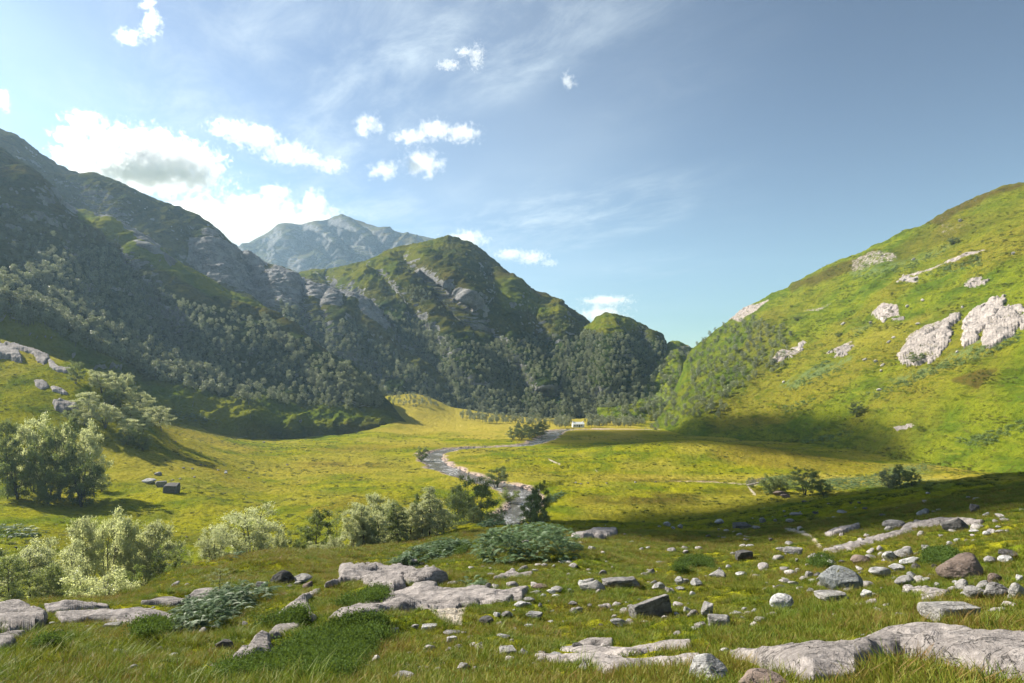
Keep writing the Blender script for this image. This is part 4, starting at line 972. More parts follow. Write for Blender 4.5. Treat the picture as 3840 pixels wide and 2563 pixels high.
GCR = 'pale crags on the sunlit hill'
for poly, hh, lab in [
 (c3([(1520,1345),(1600,1235),(1720,1155),(1800,1125),(1890,1065),(1920,1090),(1850,1150),(1870,1230),(1800,1330),(1740,1390),(1680,1395),(1560,1415)]), 2.2, 'big pale crag low on the sunlit hill with a bush at its foot'),
 (c3([(1940,1115),(2000,1045),(2080,1015),(2130,965),(2210,945),(2200,990),(2160,1060),(2130,1130),(2070,1200),(2050,1240),(1970,1310),(1965,1190)]), 2.4, 'upper left one of two joined pale crags near the right edge'),
 (c3([(2200,1040),(2260,1005),(2349,1015),(2420,1040),(2420,1150),(2349,1160),(2240,1250),(2120,1290),(2110,1240),(2130,1150)]), 2.4, 'pale crag cut by the right edge of the picture'),
 (c3([(1310,1080),(1390,1015),(1440,1030),(1430,1075),(1390,1105)]), 1.4, 'small pale crag left above the big pale crag'),
 (c3([(1430,1075),(1500,1040),(1510,1075),(1460,1095)]), 1.2, 'smallest pale crag right beside another small one'),
 (c3([(740,1310),(800,1275),(830,1260),(800,1320),(760,1350)]), 1.4, 'narrow crag at the upper edge of the hillside wood'),
 (c3([(1500,835),(1560,805),(1640,812),(1600,832),(1530,845)]), 1.2, 'white ledge under the dark step of the sunlit hill'),
 (c3([(1950,850),(2010,830),(2110,828),(2060,860),(1990,880)]), 1.2, 'broken ledge above the crags of the sunlit hill'),
 (c3([(1020,1335),(1090,1305),(1190,1275),(1150,1330),(1080,1350)]), 1.2, 'short pale ledge in the middle of the sunlit hill'),
 ]:
    slab(poly, hh*.62, lab, L7, 'crag', hh*.26, 5, 'crag', 1.0, 'crag', GCR, freq=.30, holes=1.5)
# ------------------------------------------------------------------ boulders with a look of their own (crop position, label)
def B7(x, y, w, h, *a, **k): return boulder(*q7(x, y), w/3, h/3, *a, **k)
def B6(x, y, w, h, *a, **k): return boulder(*q6(x, y), w/3, h/3, *a, **k)
def B5(x, y, w, h, *a, **k): return boulder(*q5(x, y), w/3, h/3, *a, **k)
LM = LANDMARKS
def lm(o, x, y, s):
    LM.append((x, y, s))
GB = 'boulders strewn over the foreground hillside'
for f, q, rows in [
 (B7, q7, [(1970,855,290,172,'round','stone_brown','big rounded brown boulder, tallest on the right',dict(i=0)),
  (1115,945,275,178,'angular','stone_lichen','angular boulder speckled with white and mustard lichen',dict(i=1,ry=.12)),
  (700,1070,160,112,'angular','stone_white','white cleft boulder standing in long grass',dict(i=2)),
  (1920,1145,330,128,'block','stone','flat topped oval boulder behind the largest slab',dict(i=0,rz=.1)),
  (1900,525,170,98,'peak','stone_dark','grey pyramid shaped boulder on the far ledge',dict(i=0)),
  (2025,398,88,62,'angular','stone_dark','dark wedge boulder farthest up the shaded slope',dict(i=0)),
  (1670,415,98,52,'angular','stone_white','white capped boulder in shaded grass above the ledge',dict(i=3)),
  (225,1575,290,190,'angular','stone_white','large white boulder with a dark notch on top, bottom edge',dict(i=3)),
  (590,1625,345,140,'round','stone_brown','brown banded boulder cut off by the bottom edge',dict(i=1,rz=0)),
  (185,1112,120,100,'angular','stone','upright grey boulder in grass right of the long tilted boulder',dict(i=0)),
  (265,1185,150,85,'slabby','stone','low slanting boulder below the upright grey boulder',dict(i=0)),
  (420,718,120,62,'block','stone_dark','dark block boulder beside a bright grass mound',dict(i=1)),
  (250,848,112,78,'peak','stone','sharp wedge boulder pointing up right of a dark bush',dict(i=1)),
  (415,510,112,42,'block','stone_dark','dark overhanging block left of the sandy path',dict(i=0)),
  (1065,1010,205,72,'slabby','stone','long low boulder at the foot of the lichen boulder',dict(i=1,rz=.15)),
  (1380,842,140,72,'round','stone_white','pale domed boulder right of the lichen boulder',dict(i=2)),
  (1550,905,150,78,'round','stone','wide rounded boulder left of the boulder heap',dict(i=3)),
  (1145,1505,100,78,'angular','stone_white','white angular boulder perched on the largest slab',dict(i=1)),
  (1480,505,150,58,'angular','stone','white topped boulder on the thin ledge',dict(i=2)),
  (2200,990,180,115,'round','stone','biggest grey boulder of the heap at the right edge',dict(i=1)),
  (2335,975,120,105,'round','stone','grey boulder of the heap cut by the right edge',dict(i=0)),
  (2045,980,140,75,'round','stone','pale boulder at the near end of the boulder heap',dict(i=2)),
  (2090,945,100,85,'round','stone','middle boulder of the heap, behind the pale one',dict(i=3)),
  (1950,930,100,78,'round','stone','boulder of the heap lying nearest the brown boulder',dict(i=1)),
  (2170,895,90,82,'round','stone_brown','brownish boulder on top of the heap',dict(i=2)),
  (1260,748,155,62,'round','stone_brown','brownish low boulder in front of the thin ledge',dict(i=3)),
  (1540,705,125,72,'round','stone','rounded boulder right of the brownish low boulder',dict(i=0)),
  (255,472,72,34,'round','stone_white','white egg shaped boulder at the shade edge',dict(i=3)),
  (775,682,125,48,'slabby','stone','flat grey boulder at the foot of the sandy path',dict(i=0)),
 ]),
 (B6, q6, [(2165,1122,300,150,'block','stone','long tilted boulder with a dark end, centre right',dict(i=0,rz=.32,ry=-.22,depth=.42)),
  (1735,938,175,84,'peak','stone','steep wedge boulder joined to a pale slab',dict(i=0)),
  (1935,908,255,64,'slabby','stone','long pale slab like boulder right of the steep wedge',dict(i=1,rz=.22,depth=.5)),
  (1915,1183,115,62,'angular','stone_white','white boulder in grass under the long tilted boulder',dict(i=1)),
  (755,1304,72,58,'block','stone_white','small bluish white cube of a boulder, lower middle',dict(i=1)),
  (600,1208,112,42,'slabby','stone_white','flat white boulder under the gravel spill',dict(i=0)),
  (1000,1164,100,56,'angular','stone_dark','black topped boulder right of the gravel spill',dict(i=2)),
  (1015,933,72,52,'angular','stone_dark','dark pointed boulder at the tail of the longest slab',dict(i=3)),
  (1370,922,112,38,'round','stone_brown','brown flat boulder in the middle stone scatter',dict(i=1)),
  (1485,944,82,42,'angular','stone','layered boulder in the middle stone scatter',dict(i=1)),
  (1660,1494,88,92,'peak','stone','small upright pointed boulder on the nearest cracked slab',dict(i=1)),
  (1630,1338,76,46,'round','stone_dark','mossy dark boulder beside the cracked slabs',dict(i=2)),
  (1140,1384,112,58,'block','stone','square grey boulder left of the cracked slabs',dict(i=0)),
  (1255,1384,60,56,'peak','stone','little peaked boulder beside the square grey boulder',dict(i=0)),
  (840,1494,100,62,'angular','stone','split grey boulder near the bottom edge, middle',dict(i=0)),
  (415,1556,145,52,'slabby','stone','long low boulder at the bottom edge right of the bilberry',dict(i=1)),
  (1330,1121,106,42,'slabby','stone_white','oval white boulder in the centre grass',dict(i=0)),
  (2245,488,50,32,'angular','stone_white','white jagged boulder on the skyline of the slope',dict(i=1)),
 ]),
 (B5, q5, [(1920,884,162,98,'angular','stone_dark','tall dark striped boulder on the grassy crest',dict(i=3)),
  (2070,884,132,66,'angular','stone','lower grey boulder right of the dark striped boulder',dict(i=1)),
  (2110,914,70,46,'round','stone_brown','round boulder in front of the crest boulders',dict(i=0)),
  (1790,924,82,58,'angular','stone','pale boulder at the upper end of the silvery ferns',dict(i=2)),
  (1530,1364,122,92,'angular','stone_dark','black boulder standing alone in the left foreground',dict(i=0)),
  (800,1388,96,56,'angular','stone_lichen','white lichen boulder low in the left foreground grass',dict(i=2)),
  (905,1484,82,44,'round','stone','mossy rounded boulder near the bottom left',dict(i=1)),
  (760,1200,112,46,'block','stone','block like boulder under the broad flat slab',dict(i=1)),
  (1070,1200,86,66,'round','stone_dark','dark boulder tucked below the broad flat slab',dict(i=3)),
  (1165,258,92,66,'block','stone_dark','darker of two boulders on the left meadow',dict(i=0)),
  (1100,218,72,42,'block','stone','paler of two boulders on the left meadow',dict(i=1)),
 ])]:
    for (x, y, w, h, sh, mt, lab, kw) in rows:
        o = f(x, y, w, h, sh, mt, lab, group=GB, **kw)
        if o is not None: lm(o, *q(x, y-h*.4), lab)
# smaller stones: place, width, height
T7 = [(105,898,85,50),(20,888,60,40),(410,840,80,38),(385,1118,100,40),(555,462,45,35),(1285,988,100,60),(1600,853,90,50),(1000,738,90,55),(1440,733,90,75),(1590,753,150,60),(1490,793,100,45),(1625,787,70,40),(1740,782,40,35),(2000,932,70,45),(2330,873,60,50),(2145,743,90,50),(2240,743,90,55),(2290,692,160,40),(880,848,60,50),(935,832,50,30),(770,897,70,32),(885,948,50,35),(680,912,60,20),(1150,948,70,35),(700,667,90,35),(750,617,70,25),(1430,527,60,40),(300,1373,70,50),(790,737,30,30),(610,592,40,25),(450,592,30,20),(470,633,60,20),(180,562,40,18),(510,507,55,22),(745,462,60,25),(790,411,80,15),(920,402,45,18),(1110,397,70,20),(1260,372,35,15),(1220,332,35,14),(840,322,35,12),(1385,417,45,15),(1160,332,25,10),(710,422,30,8),(1010,437,30,10),(700,390,20,12),(640,455,25,18),(1240,518,25,14),(1110,742,60,20),(1850,630,60,40),(1900,610,50,40),(1690,665,80,50),(2210,545,70,35),(2110,550,60,30),(2020,530,80,20),(1790,565,50,22),(2330,1300,60,90),(495,1095,50,40),(430,1080,40,35),(70,970,50,35),(40,1090,60,50),(45,740,70,28),(195,735,60,25),(320,780,50,28),(960,905,50,35),(1690,880,60,40),(1760,915,50,40),(1245,1245,30,16),(1020,770,70,45),(2180,500,40,18),(2100,420,45,28),(2230,455,60,25),(2330,945,60,30),(2280,995,70,40),(1960,975,60,40),(1835,862,40,25),(1880,890,40,30)]
T6 = [(370,1221,50,35),(505,1193,50,30),(755,1243,115,35),(1115,1258,90,28),(1070,1113,50,35),(1140,1118,80,45),(1235,1048,90,40),(1285,1038,50,25),(1295,1013,75,35),(1370,1048,30,35),(1595,1033,65,30),(1635,1083,55,40),(1430,1013,25,18),(1390,983,40,30),(1475,978,60,20),(1335,958,90,30),(1450,953,70,30),(1570,943,60,30),(1145,938,50,20),(1080,943,50,25),(1205,928,30,18),(1150,1008,75,50),(1665,908,70,50),(2150,893,60,35),(2190,923,90,55),(2330,893,60,60),(2335,928,60,25),(2245,948,40,12),(915,1483,50,30),(665,1493,60,35),(560,1478,70,25),(650,1551,60,22),(545,1533,45,20),(1325,1453,35,30),(810,1353,60,18),(1090,1168,50,25),(1140,1218,45,20),(1200,1203,30,18),(1290,1183,60,22),(1475,1388,95,25),(1535,578,45,20),(1725,658,50,35),(1545,748,95,25),(1335,798,45,15),(1030,828,50,18),(1890,648,25,14),(2070,658,35,25),(2285,508,30,20),(2335,503,35,28),(2190,493,25,12),(1600,543,30,10),(1820,738,35,12),(2200,748,90,15),(2060,553,20,10),(770,890,80,22),(960,895,60,30),(840,1225,40,14),(1230,1228,35,14),(1440,1150,40,14),(1790,1172,35,14),(1740,1205,30,20),(1540,1150,40,14),(1460,770,25,18),(1710,1045,35,25),(1865,1075,40,18),(2090,1150,50,10),(1050,1388,50,18),(1650,610,50,16),(1300,540,35,14),(580,1362,30,14),(700,1440,35,14),(1000,1455,25,10),(890,1265,50,25),(640,1295,20,10),(1560,862,25,14),(1720,890,60,30),(1820,1215,30,12),(2050,1000,30,14),(1450,1080,30,16),(1190,1070,25,12),(985,1090,25,12),(2000,600,40,12),(2110,640,30,14),(2260,600,35,14),(1100,1320,40,14),(1165,1425,30,12),(1420,1250,30,10)]
T5 = [(920,1241,55,30),(985,1218,60,18),(1095,1343,50,28),(1150,1343,30,20),(1185,1398,70,35),(655,1283,55,25),(930,1373,25,15),(1010,193,90,35),(1080,138,50,25),(1550,123,30,15),(1990,912,50,22),(1960,958,40,14),(2045,890,60,24),(590,1185,30,14),(390,1215,50,18),(200,1222,60,16),(350,1160,40,14),(1050,1050,25,10),(2030,1075,40,16),(1690,1330,60,20),(1560,1395,40,18),(620,1305,30,12),(90,1105,40,16)]
for f, T in ((B7, T7), (B6, T6), (B5, T5)):
    for k, (x, y, w, h) in enumerate(T):
        r = (x*31+y*17) % 10
        mt = 'stone_white' if r < 3 else 'stone_brown' if r == 3 else 'stone_dark' if r == 4 else 'stone'
        sh = 'round' if r in (0, 6) else 'slabby' if r in (2, 7) else 'angular'
        f(x, y, w, h, sh, mt, None, group='stones scattered in the hillside grass', name='stone')
# stones on meadow, knoll and the sunlit hill
far_stones = [(q, 9, 5) for q in [(536,977),(893,968),(895,907)]] + [(q, 6, 3) for q in [(402,1015),(448,940),(470,958),(425,945),(520,985),(605,1016),(658,1068),(570,1098),(500,1080),(517,1082),(440,1077),(445,1096),(412,1100),(460,1068),(420,1075),(470,1070),(395,1103),(60,1255),(35,1257),(72,1231),(427,1233),(455,1239),(1321,1109),(1333,1112),(1458,1108),(1392,1110),(1505,1107),(1350,1110)]]
for (q, w, h) in far_stones:
    o = boulder(q[0], q[1], w, h, 'angular', 'stone', None, group='stones scattered over the meadow', name='stone')
hill_st = c3([(785,1455),(1370,1395),(1305,1380),(1040,1370),(1110,1340),(1030,1330),(1690,1430),(1410,1420),(1930,1330),(1590,880),(1540,835),(1620,825),(2010,810),(2300,650),(1600,690),(1490,765),(1925,425),(1640,1135),(1260,1435),(1450,1260),(1920,1020),(1060,1170),(1120,1135),(1480,1230),(1540,1250),(1310,1130),(1395,1460),(950,1490),(700,1540),(1670,970),(1600,1000),(1560,1015),(1380,1590),(1180,1640)])
for k, (x, y) in enumerate(hill_st):
    if k % 3: boulder(x, y, 8+(k*7) % 5, 4.5+(k*5) % 3, 'angular', 'stone_pale' if k else 'stone_dark', None, layer=L7, group='boulders lying on the sunlit hill', name='stone', depth=.6)

def stone_labels():
    """every smaller stone is told by its look and by the landmark it lies nearest to"""
    LMX = LM + [(1140,1100,'lone dark tree by the river'),(1720,1108,'wooden footbridge'),(1845,1100,'round bush by the stream'),(2110,1090,'far fern strip on the right'),(1210,1255,'largest fern patch'),(985,1265,'long narrow fern patch'),(520,1395,'silvery fern patch'),(1835,1235,'sandy path'),(1270,1142,'pale ferns by the river'),(90,1000,'dark clump of trees under the knoll'),(330,960,'outermost tree of the knoll'),(2105,790,'big pale crag on the sunlit hill'),(2290,760,'highest pale crag on the sunlit hill'),(1970,940,'lone bush on the sunlit hill'),(1520,940,'hillside wood on the right'),(1900,620,'dark rocky ridge of the sunlit hill')]
    used = {}
    todo = {}
    for (x, y, w, h, mt, o) in STONES:
        b = min(LMX, key=lambda l: (l[0]-x)**2+((l[1]-y)*1.6)**2)
        dx, dy = x-b[0], (y-b[1])*2.2
        side = ('right of' if dx > 0 else 'left of') if abs(dx) > abs(dy) else ('in front of' if dy > 0 else 'behind')
        tone = {'stone': 'grey', 'stone_white': 'whitish', 'stone_brown': 'brownish', 'stone_dark': 'dark', 'stone_pale': 'whitish'}[mt]
        todo.setdefault((b[2], side, tone), []).append((dx*dx+dy*dy, w, o))
    for (nm, side, tone), L in todo.items():
        L.sort(key=lambda t: t[0]); short = nm.split(',')[0]
        for k, (d, w, o) in enumerate(L):
            rank = ['', 'second ', 'third ', 'fourth ', 'fifth ', 'sixth ', 'seventh ', 'eighth ', 'ninth ', 'tenth ', 'eleventh ', 'twelfth ', 'thirteenth '][min(k, 12)]
            s = f"{tone} stone {rank}nearest {side} the {short}" if rank or len(L) > 1 else f"{tone} stone {side} the {short}"
            wd = s.split()
            o['label'] = ' '.join(wd[:16])
# ------------------------------------------------------------------ single trees and bushes
def tree_px(x, base, top, wid, kind, leaf, label, d=None, cat='tree', name='birch_tree', group=None, layer=None, k=3., ox=0, oy=0):
    X = ox+x/k; Yb = oy+base/k; Yt = oy+top/k
    if d is None:
        P = (layer or G).hit(X, Yb)[0]
        if np.isnan(P[0]): print('no ground for', label); return
        P = Vector(P); d = P[1]
    else: P = (layer or G).at(X, d)
    zt = ZC-(Yt-HY)/F*d
    h = zt-P[2]+.1
    P[2] -= .1
    return plant_tree(name, P, h, wid/k/F*d, kind, leaf, label, cat, group, rz=(x*.37) % 6.28)
GA = 'birches in the lower left hollow'
for a in [
 (60,1030,690,270,'birch2','leaf_mid','birch at the far left end of the lower left hollow',52),
 (200,1030,640,330,'birch','leaf_pale','pale birch in front of the lower left hollow',56),
 (400,1020,570,290,'multi2','leaf_pale','second birch from the left in the lower left hollow',60),
 (-60,1030,640,260,'birch','leaf_mid','birch cut by the left edge of the picture',56),
 (300,1030,760,230,'birch2','leaf_mid','darker birch between the two front birches of the hollow',54),
 (575,860,430,250,'birch','leaf_pale','first birch of the tall row behind the hollow',70),
 (715,850,412,270,'multi2','leaf_pale','tallest silvery birch of the row behind the hollow',72),
 (830,850,450,220,'birch2','leaf_pale','birch just right of the tallest silvery one',73),
 (960,850,490,230,'multi','leaf_pale','many stemmed birch in the middle of the tall row',74),
 (1085,850,455,250,'birch','leaf_pale','birch near the right end of the tall row',75),
 (1130,870,690,190,'round','leaf_dark','dark leafy tree under the right end of the row',70),
 (1225,800,580,140,'sparse','leaf_pale','leaning thin birch ending the tall row',74)]:
    tree_px(*a[:7], d=a[7], group=GA, oy=1045.4)
for a in [(690,985,785,340,'bush','leaf_pale','wide silvery bush in front of the dark hollow',40),
 (885,960,770,220,'bush2','leaf_dark','dark bush beside the wide silvery bush',44),
 (520,1000,860,160,'bush2','leaf_mid','green bush left of the wide silvery bush',46),
 (1200,830,730,170,'bush2','leaf_dark','dark low bush right of the hollow',62),(1330,800,740,150,'bush2','leaf_mid','low bush on the bank right of the hollow',62)]:
    tree_px(*a[:7], d=a[7], group='bushes around the lower left hollow', oy=1045.4, cat='bush', name='bush')
tree_px(1520,950,780,155,'sparse','leaf_mid','slender green sapling above the silvery fern patch', oy=1045.4, cat='sapling', name='sapling')
GM = 'trees along the grassy crest'
for a in [(1475,745,505,185,'multi','leaf_pale','small open birch left of the big spreading one',55),
 (1735,690,350,340,'multi','leaf_pale','big spreading birch with bare dark stems',62),
 (2150,650,365,240,'lean','leaf_dark','dark leaning tree right of the big spreading birch',72),
 (2310,640,388,120,'sparse','leaf_mid','half bare thin tree beside the dark leaning tree',76)]:
    tree_px(*a[:7], d=a[7], group=GM, oy=1045.4)
for a in [(1895,665,500,130,'bush','leaf_pale','pale bush at the right foot of the spreading birch',66),(1990,660,525,130,'bush2','leaf_mid','green bush left of the dark leaning tree',68),
 (2310,665,540,110,'bush','leaf_pale','pale bush under the half bare tree',68),(2180,660,590,130,'bush2','leaf_pale','low pale bush in front of the dark leaning tree',66),(1520,740,660,70,'bush2','leaf_pale','tiny pale bush beside the small open birch',54),(2085,660,540,110,'bush','leaf_dark','dark bush at the left foot of the leaning tree',70)]:
    tree_px(*a[:7], d=a[7], group='bushes along the grassy crest', oy=1045.4, cat='bush', name='bush')
GR = 'birch grove by the river bend'
for a in [(115,1235,885,150,'tall2','leaf_pale','leftmost birch of the grove by the river',68),(225,1215,828,190,'birch','leaf_pale','broad topped birch second in the grove',72),
 (262,1225,955,130,'tall2','leaf_pale','pale slim birch in front of the broad topped one',68),(345,1200,930,100,'tall','leaf_pale','slim birch left of the dark trunked one in the grove',71),(400,1205,893,140,'tall2','leaf_mid','darker birch with a clear trunk in the grove',70),
 (480,1190,890,120,'tall','leaf_pale','pale birch behind the clear trunked one',73),(545,1170,930,110,'tall2','leaf_pale','short pale birch left of the tallest grove birch',73),(612,1135,772,150,'tall','leaf_pale','tallest spire shaped birch of the grove',74),
 (150,1240,900,120,'tall','leaf_pale','slender pale birch at the left front of the grove',66),(300,1215,880,140,'birch2','leaf_pale','bushy pale birch behind the slim ones of the grove',75),(440,1180,930,130,'birch','leaf_pale','low round birch behind the clear trunked one',76),(560,1150,870,120,'tall2','leaf_pale','pale birch close behind the spire shaped one',77),(655,1130,860,110,'tall','leaf_pale','second tallest birch, touching the spire shaped one',77),(80,1235,950,110,'multi2','leaf_pale','low many stemmed birch at the left end of the grove',66),
 (700,1115,940,110,'tall2','leaf_pale','small birch right of the spire shaped one',77),(160,1240,990,150,'bush','leaf_mid','leafy young birch at the foot of the grove',67)]:
    tree_px(*a[:7], d=a[7], group=GR, ox=783, oy=856.4)
GV = 'trees along the river'
for a in [(525,1000,818,70,'tall','leaf_dark','small dark conical tree behind the grove',120),(785,1060,800,200,'round','leaf_mid','grey green round tree left of the biggest dark one',132),
 (910,1040,722,270,'round','leaf_dark','biggest round dark tree beside the river',140),(900,1075,922,100,'tall2','leaf_mid','young conical tree in front of the biggest dark tree',92),
 (1070,800,650,140,'multi2','leaf_dark','lone dark tree standing at the water',None),(1160,888,790,120,'bush2','leaf_mid','small leaning tree on the gravel bank',None),
 (1290,1008,830,140,'tall2','leaf_dark','dark tree right of the river, left of a pair',128),(1360,990,758,135,'round','leaf_dark','round tree right of the river, right of a pair',140),
 (550,608,510,85,'round','leaf_mid','tree at the outer bank of the far bend',None)]:
    tree_px(*a[:7], d=a[7], group=GV, ox=783, oy=856.4, name='river_tree')
for a in [(1055,1020,928,125,'bush','leaf_mid','bush between the biggest dark tree and the river',110),(1372,1022,945,130,'bush2','leaf_dark','dark bush at the foot of the pair of trees',118),(770,1080,1000,90,'bush2','leaf_mid','bush at the foot of the grey green tree',95),(590,900,860,60,'bush2','leaf_mid','small meadow bush left of the conical tree',150),(340,920,880,90,'bush2','leaf_mid','meadow bush behind the broad topped birch',150)]:
    tree_px(*a[:7], d=a[7], group='bushes along the river', ox=783, oy=856.4, cat='bush', name='bush')
for i, a in enumerate([(1178,458,375,82,'round','leaf_mid','leftmost tree of the small row at the far river',None),(1240,460,388,62,'round','leaf_mid','second tree of the small row at the far river',None),(1255,440,345,110,'round','leaf_mid','tallest left tree of the far river row',None),(1295,452,370,60,'round','leaf_mid','slim tree in the middle of the far river row',None),(1335,445,355,80,'round','leaf_mid','fourth front tree of the far river row',None),(1378,440,332,90,'round','leaf_dark','rightmost darkest tree of the far river row',None)]):
    tree_px(*a[:7], d=a[7], group='row of trees at the far river', ox=783, oy=856.4, name='river_tree')
GK = 'trees on the left knoll'
for a in [(50,1010,690,160,'birch','leaf_mid','leftmost tree of the dark clump under the knoll',150),(225,1090,680,270,'round','leaf_pale','biggest pale topped tree of the clump under the knoll',158),(410,1110,705,200,'round','leaf_mid','dark middle tree of the clump under the knoll',156),
 (560,1120,720,270,'round','leaf_pale','right hand pale topped tree of the clump under the knoll',160),(650,1110,760,180,'birch2','leaf_pale','outer right tree of the clump under the knoll',164),(330,1150,900,220,'bush','leaf_dark','dark leafy tree in front of the clump',150),(560,1170,930,220,'bush','leaf_dark','dark low tree at the right foot of the clump',152),(120,1090,850,240,'bush','leaf_dark','dark low tree at the left foot of the clump',150),(700,1180,1030,110,'bush2','leaf_mid','green bush at the outer foot of the clump',None),
 (520,440,288,95,'round','leaf_mid','single tree standing on the slope of the knoll',None),(712,372,258,110,'birch','leaf_pale','birch on the crest of the knoll',None),(705,505,352,145,'multi2','leaf_pale','pale tree in the gully of the knoll',None),(825,595,368,160,'round','leaf_pale','wide pale tree in the gully of the knoll',None),(605,665,498,150,'birch','leaf_pale','pale tree above the rock of the knoll',None),
 (725,745,578,150,'multi2','leaf_pale','pale tree right of the knoll rock',None),(960,665,500,150,'birch2','leaf_pale','pale birch at the right flank of the knoll',None),(895,725,592,130,'birch','leaf_pale','birch in the middle of the knoll flank',None),(1080,655,545,140,'round','leaf_pale','second last tree at the right flank of the knoll',None),(1110,765,598,165,'birch2','leaf_pale','outermost tree at the right foot of the knoll',None),(885,800,682,140,'birch','leaf_pale','lower tree of the knoll flank',None),(980,790,650,100,'birch2','leaf_pale','small tree left of the outermost knoll tree',None),(578,728,640,65,'tall2','leaf_pale','tiny tree on the knoll rock',None),(780,600,470,120,'bush','leaf_dark','dark bush in the gully of the knoll',None),(880,860,740,140,'bush2','leaf_dark','dark bush under the knoll flank',None),(985,900,790,110,'bush2','leaf_dark','dark bush beside the knoll crag',None)]:
    tree_px(*a[:7], d=a[7], group=GK, oy=734)
tree_px(490,685,612,105,'bush2','leaf_mid','bright green bush under the overhanging slab', oy=734, cat='bush', name='bush', group=GK)
GS = 'bushes on the right side of the valley'
tree_px(840,222,92,185,'round','leaf_dark','big round bush beside the stream', d=178, ox=1566, oy=1045.4, cat='bush', name='bush', group=GS)
tree_px(600,222,135,110,'bush','leaf_dark','dark bush right of the footbridge', d=185, ox=1566, oy=1045.4, cat='bush', name='bush', group=GS)
tree_px(680,222,140,110,'bush2','leaf_mid','bush between footbridge bush and big round bush', d=185, ox=1566, oy=1045.4, cat='bush', name='bush', group=GS)
tree_px(970,232,170,110,'bush2','leaf_dark','low dark bush right of the big round bush', d=170, ox=1566, oy=1045.4, cat='bush', name='bush', group=GS)
tree_px(470,190,145,55,'bush2','leaf_mid','small bush behind the footbridge', d=200, ox=1566, oy=1045.4, cat='bush', name='bush', group=GS)
tree_px(1500,168,62,75,'tall2','leaf_mid','spiky small tree in the far fern strip', d=175, ox=1566, oy=1045.4, cat='bush', name='bush', group=GS)
tree_px(1420,170,90,110,'bush','leaf_pale','grey green bush in the far fern strip', d=176, ox=1566, oy=1045.4, cat='bush', name='bush', group=GS)
tree_px(1580,160,95,110,'bush2','leaf_dark','dark bush at the right end of the far ferns', d=172, ox=1566, oy=1045.4, cat='bush', name='bush', group=GS)
GH = 'bushes on the sunlit hill'
tree_px(1969,957,922,26,'round','leaf_dark','lone dark bush low on the sunlit hill', k=1., layer=L7, cat='bush', name='bush', group=GH)
tree_px(1635,1400,1330,100,'round','leaf_dark','dark bush below the big pale crag', ox=1566, oy=367, layer=L7, cat='bush', name='bush', group=GH)
tree_px(1885,580,530,80,'bush2','leaf_dark','bush high on the sunlit hill', ox=1566, oy=367, layer=L7, cat='bush', name='bush', group=GH)
tree_px(800,1105,1075,60,'bush2','leaf_dark','small bush above the hillside wood', ox=1566, oy=367, layer=L7, cat='bush', name='bush', group=GH)
tree_px(1080,1215,1185,50,'bush2','leaf_dark','little bush in the middle of the sunlit hill', ox=1566, oy=367, layer=L7, cat='bush', name='bush', group=GH)

# ------------------------------------------------------------------ bracken
bracken('bracken_patch', c6([(920,710),(960,655),(1100,612),(1200,585),(1380,560),(1480,590),(1620,655),(1660,705),(1550,735),(1300,745),(1150,765),(1000,755)]), G, 1150, .58, 1.45, 'largest dark green fern patch in the centre of the hillside')
bracken('bracken_patch', c6([(330,752),(480,690),(600,640),(780,600),(880,605),(860,650),(740,705),(600,735),(450,765)]), G, 700, .52, .75, 'long narrow fern patch left of the largest one')
bracken('bracken_patch', c5([(1190,1205),(1210,1130),(1300,1080),(1450,1020),(1600,960),(1720,930),(1760,970),(1700,1065),(1620,1135),(1450,1205),(1300,1225)]), G, 900, .36, .62, 'silvery white fern patch in the left foreground')
bracken('bracken_patch', c5([(1770,960),(1800,920),(1860,930),(1900,960),(1840,1000),(1780,1000)]), G, 50, .45, .5, 'small green fern clump at the upper end of the silvery patch')
bracken('bracken_patch', c7([(930,232),(1000,165),(1250,145),(1400,120),(1500,95),(1700,50),(1770,40),(1750,70),(1600,130),(1400,195),(1200,228),(1050,243)]), G, 1300, 1.0, 1.2, 'far fern strip along the stream on the right')
bracken('bracken_patch', c6([(1385,335),(1430,290),(1520,258),(1530,272),(1470,315),(1400,340)]), G, 130, 1.4, 1.3, 'pale ferns right of the river beside the tree pair')
bracken('bracken_patch', c7([(520,205),(560,160),(740,140),(760,170),(740,212),(600,217)]), G, 240, 1.3, 1.6, 'tall ferns between footbridge and round bush')
bracken('bracken_patch', c6([(840,925),(880,880),(960,870),(1000,890),(930,930)]), G, 40, .4, .35, 'yellow green fern clump above the longest slab')
bracken('bracken_patch', c6([(960,478),(1100,450),(1260,435),(1290,452),(1100,472),(970,496)]), G, 200, 1.0, .8, 'thin line of ferns on the crest before the river')
bracken('bracken_patch', c5([(-60,560),(0,490),(120,485),(330,520),(250,560),(100,575)]), G, 160, 1.1, .9, 'pale ferns at the left edge of the meadow')
bracken('bracken_patch', c5([(1540,690),(1600,665),(1700,655),(1640,700),(1570,720)]), G, 60, .8, .5, 'pale ferns at the foot of the spreading birch')
bracken('bracken_patch', c4([(1130,620),(1300,650),(1480,700),(1420,725),(1250,700),(1130,660)]), L1, 200, 1.8, 1.0, 'pale ferns on the slope beyond the knoll')

